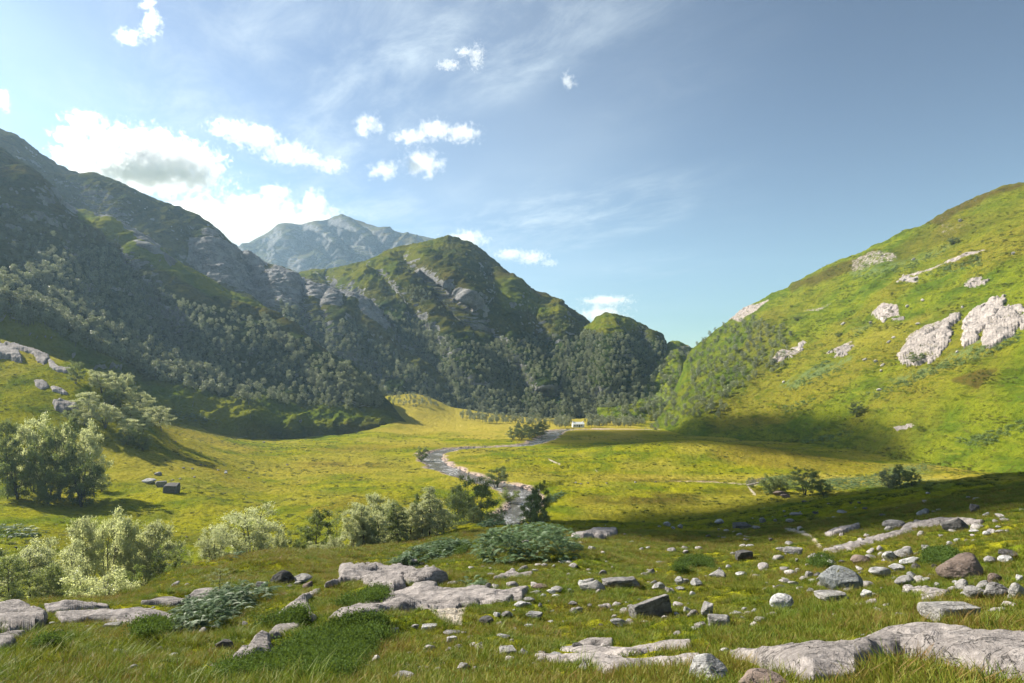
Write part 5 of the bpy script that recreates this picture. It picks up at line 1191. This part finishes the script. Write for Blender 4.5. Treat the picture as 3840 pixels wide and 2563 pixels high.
# ------------------------------------------------------------------ woods on the mountain sides
FAR = [far_tree(s, 400, w, .040) for s, w in ((1, .34), (2, .38), (3, .31), (4, .42), (5, .36))]
def wood_points(layer, poly, gap, n, jit=8):
    gap *= .74; n = int(n*1.7)
    xs = [p[0] for p in poly]; ys = [p[1] for p in poly]
    qx = RNG.uniform(min(xs), max(xs), n); qy = RNG.uniform(min(ys), max(ys), n)
    k = poly_sd(qx, qy, poly)+fbm(np.stack([qx, qy, 0*qx], -1), 1/35., 3, 5)*jit > 0
    h = layer.hit(qx[k], qy[k]); ok = ~np.isnan(h[:, 0])
    h = h[ok]; X = qx[k][ok]; Y = qy[k][ok]
    # thin out with noise so that clearings stay open
    dn = fbm(h, 1/35., 3, 9); keep = RNG.uniform(-.55, .35, len(h)) < dn+.06
    h, X, Y = h[keep], X[keep], Y[keep]
    out = []; cell = {}
    for i in range(len(h)):
        g = (int(X[i]/gap), int(Y[i]/(gap*.8)))
        if cell.get(g, 0) < 1: cell[g] = 1; out.append(i)
    return np.concatenate([h[out], X[out][:, None], Y[out][:, None]], 1)
WD = []
def add_wood(layer, poly, gap, hgt, nm, n=9000, jit=8):
    for q in wood_points(layer, poly, gap, n, jit): WD.append((q[:3], hgt*.72*RNG.uniform(.6, 1.0)*(1.4 if RNG.uniform() < .3 else 1.0), nm, q[3], q[4]))
add_wood(L1, W1, 12.5, 7.0, 'wood on the dark left mountain')
add_wood(L1, [(600,725),(640,750),(700,805),(770,845),(840,880),(890,920),(868,940),(800,935),(720,890),(640,810),(590,745)], 11, 7.5, 'sunlit rim of the wood on the dark mountain', 3000)
add_wood(L2, [(640,690),(700,730),(780,745),(850,765),(905,820),(1000,890),(1046,936),(1000,955),(850,945),(760,880),(680,800)], 11, 8, 'wood below the white cliffs')
add_wood(L3, [(880,720),(1000,770),(1100,800),(1190,780),(1270,775),(1330,800),(1400,800),(1500,900),(1400,985),(1000,985),(900,900),(870,800)], 10, 8, 'wood on the central mountain', 12000)
add_wood(L3, [(700,640),(830,620),(960,600),(1100,640),(1200,690),(1330,760),(1250,790),(1100,760),(950,740),(800,690)], 20, 5, 'thin scrub high on the central mountain', 700)
add_wood(L1, c1([(0,700),(200,800),(420,760),(640,900),(900,1020),(1080,1180),(800,1100),(450,1000),(200,1080),(0,1150)]), 20, 5, 'thin scrub above the wood of the dark mountain', 900)
add_wood(L3, c2([(470,510),(560,520),(620,600),(560,640),(480,560)]), 9, 7, 'scattered trees high on the central mountain', 500)
add_wood(L3, c2([(470,760),(640,770),(760,950),(700,980),(560,880)]), 9, 7, 'sunlit strip of trees on the central mountain', 1500)
add_wood(L5, c2([(1290,900),(1600,850),(1800,840),(2000,890),(2230,920),(2230,1000),(2150,1060),(2280,1150),(2180,1230),(1950,1330),(1700,1400),(1150,1420)]), 9.5, 8, 'wood on the knoll at the valley end', 9000)
add_wood(L5, c2([(1800,760),(2100,800),(2200,900),(2000,880),(1800,830)]), 16, 5, 'thin trees on the knoll top', 1500)
add_wood(G, [(1030,950),(1120,960),(1200,965),(1260,968),(1300,975),(1240,978),(1150,975),(1060,965)], 10, 8, 'trees at the valley end', 1500)
add_wood(G, [(1270,966),(1330,960),(1400,962),(1470,966),(1470,974),(1400,974),(1340,976),(1275,978)], 9, 7, 'trees around the white cottage', 1500)
add_wood(G, [(1262,974),(1308,972),(1310,983),(1275,985)], 8, 8, 'trees around the white cottage', 700)
add_wood(G, [(1345,972),(1480,970),(1480,980),(1345,982)], 8, 8, 'trees around the white cottage', 1200)
add_wood(L5, [(1270,935),(1500,930),(1500,965),(1270,968)], 9, 7, 'trees around the white cottage', 900)
add_wood(L6, [(1390,900),(1480,875),(1540,815),(1590,830),(1600,900),(1580,960),(1390,964)], 17, 10, 'trees in the valley end clearing', 1500, 16)
add_wood(L7, WR, 19, 8.0, 'wood on the sunlit hill', 4000, 40)
add_wood(L1, [(880,915),(930,905),(1000,925),(1010,945),(950,940),(890,935)], 14, 6, 'bushes on the fan', 300)
add_wood(G, [(895,915),(940,905),(990,920),(1005,935),(960,938),(905,930)], 12, 6, 'bushes on the grassy fan below the cliffs', 900)
WD = [w for w in WD if not (1312 < w[3] < 1342 and 962 < w[4] < 985)]
WD.sort(key=lambda w: -w[1]/w[0][1])
first = {}
for k, (p, hg, nm, X, Y) in enumerate(WD[:300]):
    o = link('woodland_birch', FAR[k % 5], None, p); s = hg*1.05
    o.scale = (s*RNG.uniform(.9, 1.2), s*RNG.uniform(.9, 1.2), s); o.rotation_euler = (0, 0, RNG.uniform(0, 6.28))
    tag(o, 'grey green birch in the '+nm, 'tree', 'birches in the '+nm)
rest = WD[300:]
print('woodland', len(WD))
instancer('woodland', np.array([w[0] for w in rest]), RNG.uniform(0, 6.28, len(rest)), np.array([w[1] for w in rest]), RNG.integers(0, 5, len(rest)), FAR)

# ------------------------------------------------------------------ grass
# tussocks that stand out of the meadow
M['tussock'] = grass_material('tussock_grass', (.035, .045, .008), (.100, .140, .012), (.180, .170, .022))
# ---
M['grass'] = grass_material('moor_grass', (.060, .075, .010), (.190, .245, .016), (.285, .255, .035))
M['straw'] = grass_material('seed_grass', (.070, .072, .012), (.240, .225, .030), (.270, .150, .045))
M['rush'] = grass_material('lush_grass', (.040, .060, .010), (.130, .200, .014), (.200, .240, .022))
TF = [tuft('tuft', 1, M['grass'], 60, .13, .16, .8, .0042), tuft('tuft', 2, M['grass'], 60, .17, .15, .9, .0042), tuft('tuft', 3, M['rush'], 60, .20, .16, .7, .0045), tuft('tuft', 4, M['straw'], 26, .22, .15, .6, .0032), tuft('tuft', 5, M['rush'], 80, .09, .20, .9, .006), tuft('tuft', 6, M['straw'], 36, .16, .18, .9, .0038)]
def grass_points(n, dmin, dmax, power, xlim=(-120, 2470)):
    d = (dmin**power+(dmax**power-dmin**power)*RNG.uniform(0, 1, n))**(1/power)
    px = RNG.uniform(*xlim, n); X = (px-CX)/F*d; Y = d
    return np.stack([X, Y, G.xy(X, Y)], -1), px
def off_slabs(P, px):
    py = HY+(ZC-P[:, 2])/P[:, 1]*F; k = np.ones(len(P), bool)
    for s in SLABPOLYS:
        xs = [q[0] for q in s]; ys = [q[1] for q in s]
        b = (px > min(xs)-9) & (px < max(xs)+9) & (py > min(ys)-9) & (py < max(ys)+9)
        if b.any(): k[b] &= poly_sd(px[b], py[b], s) < np.where(P[b, 1] < 16, -7, -2)
    for poly, hw in [([(1806,1215),(1846,1224),(1866,1238),(1884,1258)], 5)]:
        k &= line_dist(px, py, poly)[0] > hw
    b = poly_sd(px, py, c6([(600,1050),(860,1035),(830,1110),(835,1170),(760,1160),(690,1130),(640,1090)])); k &= b < 0
    return k, py
P, px = grass_points(80000, 4.5, 75, 1.35)
k, py = off_slabs(P, px); P = P[k]; px = px[k]
zone = fbm(P*np.array([1, 1, 0]), 1/6., 3, 61); z2 = fbm(P*np.array([1, 1, 0]), 1/2.2, 3, 62)
ix = np.where(zone+RNG.normal(0, .25, len(P)) > .32, RNG.choice([3, 5, 0, 1], len(P)), np.where(z2+RNG.normal(0, .2, len(P)) > .18, RNG.choice([2, 4, 2], len(P)), RNG.choice([0, 1, 1, 4], len(P))))
sc = RNG.uniform(.65, 1.2, len(P))*(1+.45*np.clip(z2, 0, 1))*(1+sstep(20, 70, P[:, 1])*.7)
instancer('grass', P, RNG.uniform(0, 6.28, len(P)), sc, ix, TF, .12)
P, px = grass_points(52000, 70, 330, 1.2)
w = np.abs(line_dist(P[:, 0], P[:, 1], RIV)[0]) > 12; P = P[w]
dn = fbm(P*np.array([1, 1, 0]), 1/12., 3, 63); P = P[dn+RNG.normal(0, .25, len(P)) > -.05]
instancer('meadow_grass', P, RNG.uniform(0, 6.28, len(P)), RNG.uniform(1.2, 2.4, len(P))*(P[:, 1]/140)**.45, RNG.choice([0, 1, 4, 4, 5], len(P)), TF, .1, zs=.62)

TU = [tuft('tussock', 11, M['tussock'], 70, .30, .24, .9, .010), tuft('tussock', 12, M['tussock'], 60, .24, .30, 1.0, .010)]
P, px = grass_points(15000, 80, 420, 1.5)
w = np.abs(line_dist(P[:, 0], P[:, 1], RIV)[0]) > 9; P = P[w]
dn = fbm(P*np.array([1, 1.6, 0]), 1/16., 4, 64); P = P[dn+RNG.normal(0, .16, len(P)) > .08]
instancer('tussocks', P, RNG.uniform(0, 6.28, len(P)), RNG.uniform(1.2, 3.0, len(P)), RNG.integers(0, 2, len(P)), TU, .1, zs=.7)
P, px = grass_points(5200, 6, 70, 1.5)
k, py = off_slabs(P, px); P = P[k]; dn = fbm(P*np.array([1, 1, 0]), 1/3., 3, 65); P = P[dn+RNG.normal(0, .15, len(P)) > .12]
instancer('grass_clumps', P, RNG.uniform(0, 6.28, len(P)), RNG.uniform(.7, 1.5, len(P)), RNG.integers(0, 2, len(P)), [tuft('clump', 13, M['rush'], 90, .27, .17, .9, .004), tuft('clump', 14, M['grass'], 90, .24, .20, 1.0, .004)], .1)
# rough growth on the sunlit hill: dark tussocks and heather, and streaks of fern
def clump(seed, n, mat, size, r=.55, h=.30):
    rng = np.random.default_rng(seed); C = rng.normal(0, 1, (n, 3))*np.array([r*.5, r*.5, h*.4]); C[:, 2] = np.abs(C[:, 2])+.03
    return mesh_from('clump', *leaf_quads(C, size, rng, .7, .6), [mat], False)
FERN = [c3([(700,1567),(1000,1440),(1200,1410),(1170,1440),(950,1520),(800,1600)]), c3([(1400,1567),(1700,1440),(1900,1360),(2250,1240),(2349,1200),(2349,1240),(2200,1320),(1900,1430),(1600,1540)]), c3([(1180,820),(1500,730),(1800,610),(1900,590),(1850,640),(1600,740),(1300,830)]), c3([(1200,1210),(1290,1140),(1310,1150),(1240,1210)]), c3([(1650,790),(1900,700),(2100,660),(2080,720),(1850,790)]), c3([(900,1440),(1020,1380),(1010,1400),(930,1440)]), [(1800,935),(1880,915),(1875,925),(1810,945)], [(2200,1010),(2349,960),(2349,985),(2230,1030)], [(1840,1010),(1960,990),(1950,1002),(1850,1020)], [(2000,900),(2120,860),(2110,875),(2010,915)]]
M['tussock_leaf'] = leaf_material('tussock_leaf', (.11, .135, .02), (.12, .15, .02), .5, .8, .3, (1.2, 1.1, 1), .05)
M['heather'] = leaf_material('heather', (.075, .085, .025), (.08, .10, .02), .5, .8, .3, (1.2, 1.1, 1), .05)
M['fern_far'] = leaf_material('fern_far', (.15, .205, .075), (.14, .19, .04), .5, .7, .3, (1.1, 1.1, 1.1), .1)
qx = RNG.uniform(1460, 2420, 26000); qy = RNG.uniform(425, 1105, 26000)
h = L7.hit(qx, qy); ok = ~np.isnan(h[:, 0]); h = h[ok]; qx = qx[ok]; qy = qy[ok]
st = fbm(h*np.array([1, .22, 1.7]), 1/7., 5, 67); inf = np.full(len(h), -99.)
for b in FERN: inf = np.maximum(inf, poly_sd(qx, qy, b))
fe = inf+fbm(h, 1/5., 3, 68)*9 > 0
k = (st+RNG.normal(0, .10, len(h)) > .16) & ~fe & (RNG.uniform(0, 1, len(h)) < .55)
instancer('heather', h[k], RNG.uniform(0, 6.28, k.sum()), RNG.uniform(.6, 1.5, k.sum())*(h[k][:, 1]/300)**.5, RNG.integers(0, 3, k.sum()), [clump(s_, 60, M['heather'], .13, .75, .28) for s_ in (1, 2)]+[clump(5, 60, M['tussock_leaf'], .13, .8, .3)], .2)
instancer('fern_cover', h[fe], RNG.uniform(0, 6.28, fe.sum()), RNG.uniform(.7, 1.5, fe.sum())*(h[fe][:, 1]/300)**.5, RNG.integers(0, 2, fe.sum()), [clump(s_, 50, M['fern_far'], .17, .8, .4) for s_ in (3, 4)], .2)
# bilberry: low leafy ground cover in front
def sprig(seed, n=60, H=.22):
    rng = np.random.default_rng(seed); C = rng.normal(0, 1, (n, 3))*np.array([.09, .09, .05])+np.array([0, 0, H*.62]); C[:, 2] = np.clip(C[:, 2], .02, H)
    V, Fc = leaf_quads(C, .017, rng, .5, .6); return mesh_from('sprig', V, Fc, [M['shrub']], False)
BIL = [[(500,1568),(520,1545),(570,1528),(640,1512),(700,1475),(760,1450),(783,1440),(830,1432),(876,1440),(880,1475),(850,1510),(800,1568)], c6([(620,640),(700,620),(860,620),(840,670),(700,700)]), c7([(-60,800),(0,735),(120,715),(210,740),(210,790),(100,810),(0,815)]), c5([(1980,1140),(2080,1100),(2100,1140),(2000,1170),(1750,1200)]), c5([(950,1220),(1130,1200),(1140,1250),(1000,1280)]), c6([(220,960),(330,930),(350,960),(300,1000),(150,1040),(0,1060),(60,1010)]), c7([(1670,680),(1850,680),(1870,760),(1720,770)]), c7([(860,730),(990,720),(1000,780),(880,790)]), c5([(280,1330),(350,1310),(390,1340),(330,1370)])]
P = []
for b, n in zip(BIL, [2600, 260, 420, 260, 260, 360, 260, 160, 80]):
    xs = [q[0] for q in b]; ys = [q[1] for q in b]
    qx = RNG.uniform(min(xs), max(xs), n*2); qy = RNG.uniform(min(ys), max(ys), n*2); kk = poly_sd(qx, qy, b)+fbm(np.stack([qx, qy*1.6, 0*qx], -1), 1/22., 3, 69)*22-2 > 0
    h = G.hit(qx[kk], qy[kk]); P.append(h[~np.isnan(h[:, 0])])
P = np.concatenate(P)
BS = [sprig(s, 70) for s in (1, 2, 3)]
instancer('bilberry', P, RNG.uniform(0, 6.28, len(P)), RNG.uniform(.7, 1.5, len(P))*np.clip(P[:, 1]/14, .8, 1.25), RNG.integers(0, 3, len(P)), BS, .2)
# pebbles: small stones in the turf, thickest on the right
q = [(1000,1330),(1300,1230),(1700,1150),(2349,1130),(2349,1480),(2000,1440),(1600,1480),(1250,1540),(1000,1520)]
qx = RNG.uniform(300, 2400, 5200); qy = RNG.uniform(1120, 1568, 5200)
h = G.hit(qx, qy); ok = ~np.isnan(h[:, 0]); h = h[ok]; qx = qx[ok]; qy = qy[ok]
w = np.where(poly_sd(qx, qy, q) > 0, .16, -.16)+fbm(h*np.array([1, 1, 0]), 1/4., 3, 66); k = (w+RNG.normal(0, .1, len(h)) > .24) & (h[:, 1] < 110)
h = h[k][:480]; PEB = [rock_shape(s_, 13, 40, .05, sub=3) for s_ in (31, 32, 33, 34)]
for m_ in PEB: m_.materials[0] = M['pebble']
instancer('pebbles', h-np.array([0, 0, .05]), RNG.uniform(0, 6.28, len(h)), RNG.uniform(.18, .55, len(h))**2.2*np.clip(h[:, 1]/14, .7, 2.4), RNG.integers(0, 4, len(h)), PEB, .3, zs=.6)
# cobbles on the river banks
def cobble_points():
    out = []
    q = np.array([(a, b) for a, b, _ in RIV]); s = np.arange(len(q)); u = RNG.uniform(0, 12.5, 9000)
    c = np.stack([pchip(s, q[:, 0], u), pchip(s, q[:, 1], u)], -1); wv = np.interp(u, s, [r[2] for r in RIV])
    off = wv*RNG.uniform(-1.15, 1.15, 9000); a = RNG.uniform(0, 6.28, 9000)
    XY = c+np.stack([np.cos(a), np.sin(a)], -1)*np.abs(off)[:, None]
    z = G.xy(XY[:, 0], XY[:, 1]); k = (z > -.54) & (z < .05)
    return np.stack([XY[k, 0], XY[k, 1], z[k]], -1)
M['cobble'] = rock_material('cobble_stone', (.40, .325, .285), .4, 1.5)
CB = []
for s in (21, 22, 23):
    m_ = rock_shape(s, 14, 9, .06, sub=2); m_.materials[0] = M['cobble']; CB.append(m_)
P = cobble_points(); P[:, 2] -= .05
instancer('cobbles', P, RNG.uniform(0, 6.28, len(P)), RNG.uniform(.25, .80, len(P))**1.6, RNG.integers(0, 3, len(P)), CB, .15, zs=.6)
stone_labels()
# ------------------------------------------------------------------ white cottage at the valley end
def box(x0, x1, y0, y1, z0, z1):
    V = np.array([(x, y, z) for z in (z0, z1) for y in (y0, y1) for x in (x0, x1)], float)
    return V, np.array([[0, 2, 3, 1], [4, 5, 7, 6], [0, 1, 5, 4], [2, 6, 7, 3], [0, 4, 6, 2], [1, 3, 7, 5]])
def flat_mat(name, c, rough=.8, n=.12):
    t = NT(name); p = t.pos(); a = t.noise(p, 3, 4, .6)
    return t.out(t.bsdf(t.mix(t.ramp(a, .3, .7), tuple(x*(1-n) for x in c), c), rough))
def cottage():
    P = G.at(1326, 505); e = bpy.data.objects.new('cottage', None); COL.objects.link(e)
    e.location = (P[0], P[1], P[2]+.1); e.rotation_euler = (0, 0, .12); e.scale = (.86, .86, .86)
    tag(e, 'small white cottage with a pale roof among the valley end trees', 'cottage')
    wm = flat_mat('whitewash', (.78, .77, .73)); rm = flat_mat('pale_roofing', (.62, .64, .62)); gm = flat_mat('dark_pane', (.03, .035, .04), .2); tm = flat_mat('painted_trim', (.5, .5, .48))
    L, D, h, r = 4.9, 2.6, 2.5, 1.7
    V = np.array([(-L,-D,-.8),(L,-D,-.8),(L,D,-.8),(-L,D,-.8),(-L,-D,h),(L,-D,h),(L,D,h),(-L,D,h),(-L,0,h+r),(L,0,h+r)])
    w = link('wall', mesh_from('wall', V, [np.array([[0,1,5,4],[2,3,7,6],[3,0,4,7],[1,2,6,5]]), np.array([[4,8,7],[5,6,9]])], [wm], False), e)
    k = .16
    pr = []
    for s in (-1, 1):
        a = np.array([(-L-.25, s*(D+.3), h-.2), (L+.25, s*(D+.3), h-.2), (L+.25, 0, h+r+.02), (-L-.25, 0, h+r+.02)]); b = a+np.array([0, 0, k])
        pr.append((np.concatenate([a, b]), np.array([[0,1,2,3],[4,5,6,7],[0,1,5,4],[1,2,6,5],[2,3,7,6],[3,0,4,7]])))
    rf = link('roof', mesh_from('roof', *join(pr), [rm], False), e)
    for x in (-L+.5, L-.5): link('chimney', mesh_from('chimney', *join([box(x-.4, x+.4, -.35, .35, h+r-.4, h+r+.8), box(x-.48, x+.48, -.43, .43, h+r+.8, h+r+.95)]), [wm], False), rf)
    for x in (-3.3, -1.3, 2.6):
        f = link('window', mesh_from('window', *join([box(x-.5, x-.42, -D-.07, -D-.003, .8, 2.0), box(x+.42, x+.5, -D-.07, -D-.003, .8, 2.0), box(x-.42, x+.42, -D-.07, -D-.003, .8, .9), box(x-.42, x+.42, -D-.07, -D-.003, 1.9, 2.0)]), [tm], False), e)
        link('pane', mesh_from('pane', *box(x-.42, x+.42, -D-.03, -D-.004, .9, 1.9), [gm], False), f)
    dr = link('door', mesh_from('door', *box(.3, 1.2, -D-.05, -D-.003, 0, 2.05), [gm], False), e)
    link('handle', mesh_from('handle', *box(1.02, 1.1, -D-.10, -D-.052, .98, 1.06), [tm], False), dr)
cottage()
# wooden footbridge over the stream
def footbridge():
    d = 196; Pa = G.at(1716, d); e = bpy.data.objects.new('footbridge', None); COL.objects.link(e)
    e.location = (Pa[0], Pa[1], ZC-(1115-HY)/F*d); e.rotation_euler = (0, math.radians(-9), .25)
    tag(e, 'little wooden footbridge with railings over the stream', 'footbridge')
    wd = flat_mat('weathered_wood', (.30, .27, .23), .85, .35); L, W = 5.6, 1.0
    pl = [box(-.2+i*.29, -.2+i*.29+.26, -W/2, W/2, .30, .36) for i in range(int(L/.29))]
    dk = link('deck', mesh_from('deck', *join(pl+[box(-.25, L, -W/2+.1, -W/2+.25, .1, .298), box(-.25, L, W/2-.25, W/2-.1, .1, .298)]), [wd], False), e)
    for s in (-1, 1):
        y = s*(W/2+.05)
        rl = link('railing', mesh_from('railing', *join([box(-.2, L-.1, y-.04, y+.04, 1.26, 1.36), box(-.2, L-.1, y-.03, y+.03, .80, .88)]), [wd], False), e)
        for i in range(6): link('post', mesh_from('post', *box(i*1.05-.05, i*1.05+.05, y-.05, y+.05, .12, 1.25) if True else None, [wd], False), rl)
footbridge()
boulder(1795, 1139, 34, 12, 'angular', 'stone_brown', 'reddish rocks beside the dry stream bed', name='boulder', group='rocks of the dry stream bed', i=0)
boulder(1804, 1143, 22, 9, 'angular', 'stone_brown', 'smaller reddish rock at the shade edge of the stream bed', name='boulder', group='rocks of the dry stream bed', i=1)
# ------------------------------------------------------------------ air and clouds
def box_mesh(name, x0, x1, y0, y1, z0, z1, mat):
    return mesh_from(name, *box(x0, x1, y0, y1, z0, z1), [mat], False)
def haze():
    t = NT('haze_air'); v = t.n('ShaderNodeVolumePrincipled')
    v.inputs['Color'].default_value = (.50, .74, 1.0, 1); v.inputs['Density'].default_value = HAZE; v.inputs['Anisotropy'].default_value = .3
    o = link('haze', box_mesh('haze', -3500, 2500, -250, 3300, -45, 640, t.out(None, v.outputs[0])))
    tag(o, kind='stuff')
haze()
def cloud(cx, cy, blobs, label, d=6500., dens=.008, nscale=4.6, seed=0, nk=1.9, thr=.04, shade=1.0):
    """blobs in survey units round (cx, cy): (dx, dy, rx, ry); a body of vapour with its own depth"""
    k = d/F; c = Vector(((cx-CX)*k, d, ZC-(cy-HY)*k))
    t = NT('cloud_vapour'); P = t.n('ShaderNodeTexCoord').outputs['Object']
    f = None
    R = max(b[2] for b in blobs)*k
    for (dx, dy, rx, ry) in blobs:
        q = t.vmath('ADD', P, (-dx*k, 0, dy*k))
        q = t.vmath('MULTIPLY', q, (1/(rx*k), 1/(.75*rx*k), 1/(ry*k)))
        g = t.math('SUBTRACT', 1.0, t.vmath('LENGTH', q))
        f = g if f is None else t.math('MAXIMUM', f, g)
    Ln = min(b[3] for b in blobs)*k
    pn = t.vmath('ADD', P, (seed*913.+500, seed*77., seed*331.))
    n = t.noise(pn, nscale/(Ln*4)*1.0, 6, .62, .3)
    f = t.math('ADD', f, t.math('MULTIPLY', t.math('SUBTRACT', n, .5), nk*2))
    den = t.math('MULTIPLY', t.ramp(f, .02+thr, .75+thr, 0, 1), dens)
    v = t.n('ShaderNodeVolumePrincipled'); v.inputs['Color'].default_value = (1, 1, 1, 1); v.inputs['Anisotropy'].default_value = .45
    t.put(v.inputs['Density'], den)
    m = t.out(None, v.outputs[0])
    x0 = min(b[0]-b[2]*1.5 for b in blobs)*k; x1 = max(b[0]+b[2]*1.5 for b in blobs)*k
    z0 = -max(b[1]+b[3]*1.5 for b in blobs)*k; z1 = -min(b[1]-b[3]*1.5 for b in blobs)*k
    y = R*.95
    o = link('cloud', box_mesh('cloud', x0, x1, -y, y, z0, z1, m), None, c)
    tag(o, label, 'cloud', 'clouds over the valley')
cloud(325, 370, [(0,-20,120,45),(-90,0,90,45),(90,10,90,50),(0,30,160,30),(-165,-60,40,22),(-130,-85,45,28),(130,40,50,35)], 'biggest grey based cloud above the dark mountain', seed=1, dens=.016)
cloud(635, 335, [(-110,-40,50,20),(-50,-20,60,26),(20,15,60,24),(70,30,40,16),(120,45,40,18)], 'long slanting cloud left of the sky centre', seed=2)
cloud(590, 500, [(-120,5,110,45),(-10,10,120,55),(110,20,90,50),(40,-50,40,30),(130,-35,35,28),(-40,40,120,26)], 'bright cloud bank resting behind the ridge and far mountain', seed=3, dens=.007, d=7200)
cloud(845, 288, [(0,0,32,30)], 'small round cloud left of two flat ones', seed=4)
cloud(990, 307, [(-50,8,45,14),(10,-8,45,22),(70,0,45,20)], 'flat cloud near the middle of the sky', seed=5)
cloud(970, 373, [(0,0,50,32)], 'puffy cloud below the flat middle cloud', seed=6)
cloud(880, 392, [(0,0,38,20)], 'faint little cloud left of the puffy one', seed=7, dens=.006)
cloud(340, 45, [(0,-40,22,30),(8,10,26,38),(-45,40,36,16)], 'hooked cloud at the top left of the sky', seed=8)
cloud(1085, 135, [(8,-5,20,32),(-20,-15,24,10),(-55,15,30,9)], 'small torn cloud high in the middle of the sky', seed=9)
cloud(1305, 185, [(0,0,16,24)], 'tiny lone cloud high on the right', seed=10)
cloud(1072, 550, [(0,0,48,20)], 'small cloud peeping over the central summit', seed=11, d=7200)
cloud(1205, 592, [(-35,-8,40,13),(15,0,40,16),(55,12,22,9)], 'thin cloud right of the central summit', seed=12, d=7200)
cloud(1392, 690, [(0,0,58,12)], 'upper of two flat clouds above the wooded knoll', seed=13, d=8000)
cloud(1385, 722, [(0,0,60,20)], 'lower of two flat clouds, half behind the wooded knoll', seed=14, d=8000)
cloud(5, 232, [(0,0,22,28)], 'cloud fragment at the left edge of the sky', seed=15)
# clouds standing between the sun and the valley, up to the left of the view: they cast the shade; the broad one is added for it
def lumpy_cloud(gx, gy, rx, ry, label, t=1500., thick=70., dens=.06, seed=0):
    bm = bmesh.new(); bmesh.ops.create_icosphere(bm, subdivisions=5, radius=1)
    D = np.array([v.co[:] for v in bm.verts]); Fc = np.array([[v.index for v in f.verts] for f in bm.faces]); bm.free()
    r = 1+.17*fbm(D+seed*3.7, 1.5, 4, seed)+.10*fbm(D, 5, 3, seed+3)
    P = D*r[:, None]*np.array([rx, ry, thick])
    m = NT('shade_cloud_vapour'); v = m.n('ShaderNodeVolumePrincipled'); v.inputs['Color'].default_value = (1, 1, 1, 1); v.inputs['Density'].default_value = dens; v.inputs['Anisotropy'].default_value = .5
    c = np.array([gx, gy, 8.])+SUNV*t
    o = link('cloud', mesh_from('cloud', P, Fc, [m.out(None, v.outputs[0])]), None, Vector(tuple(c)))
    tag(o, label, 'cloud', 'clouds over the valley')
lumpy_cloud(114, 92, 92, 80, 'cloud up towards the sun, shading the near right hillside', seed=1)
lumpy_cloud(92, 375, 46, 98, 'cloud up towards the sun, shading the foot of the sunlit hill', seed=2, dens=.032)
lumpy_cloud(-575, 770, 170, 150, 'broad cloud added out of view towards the sun, darkening the left mountain', t=1700, seed=3, dens=.03)  # unseen cloud put in to keep the left mountain dark
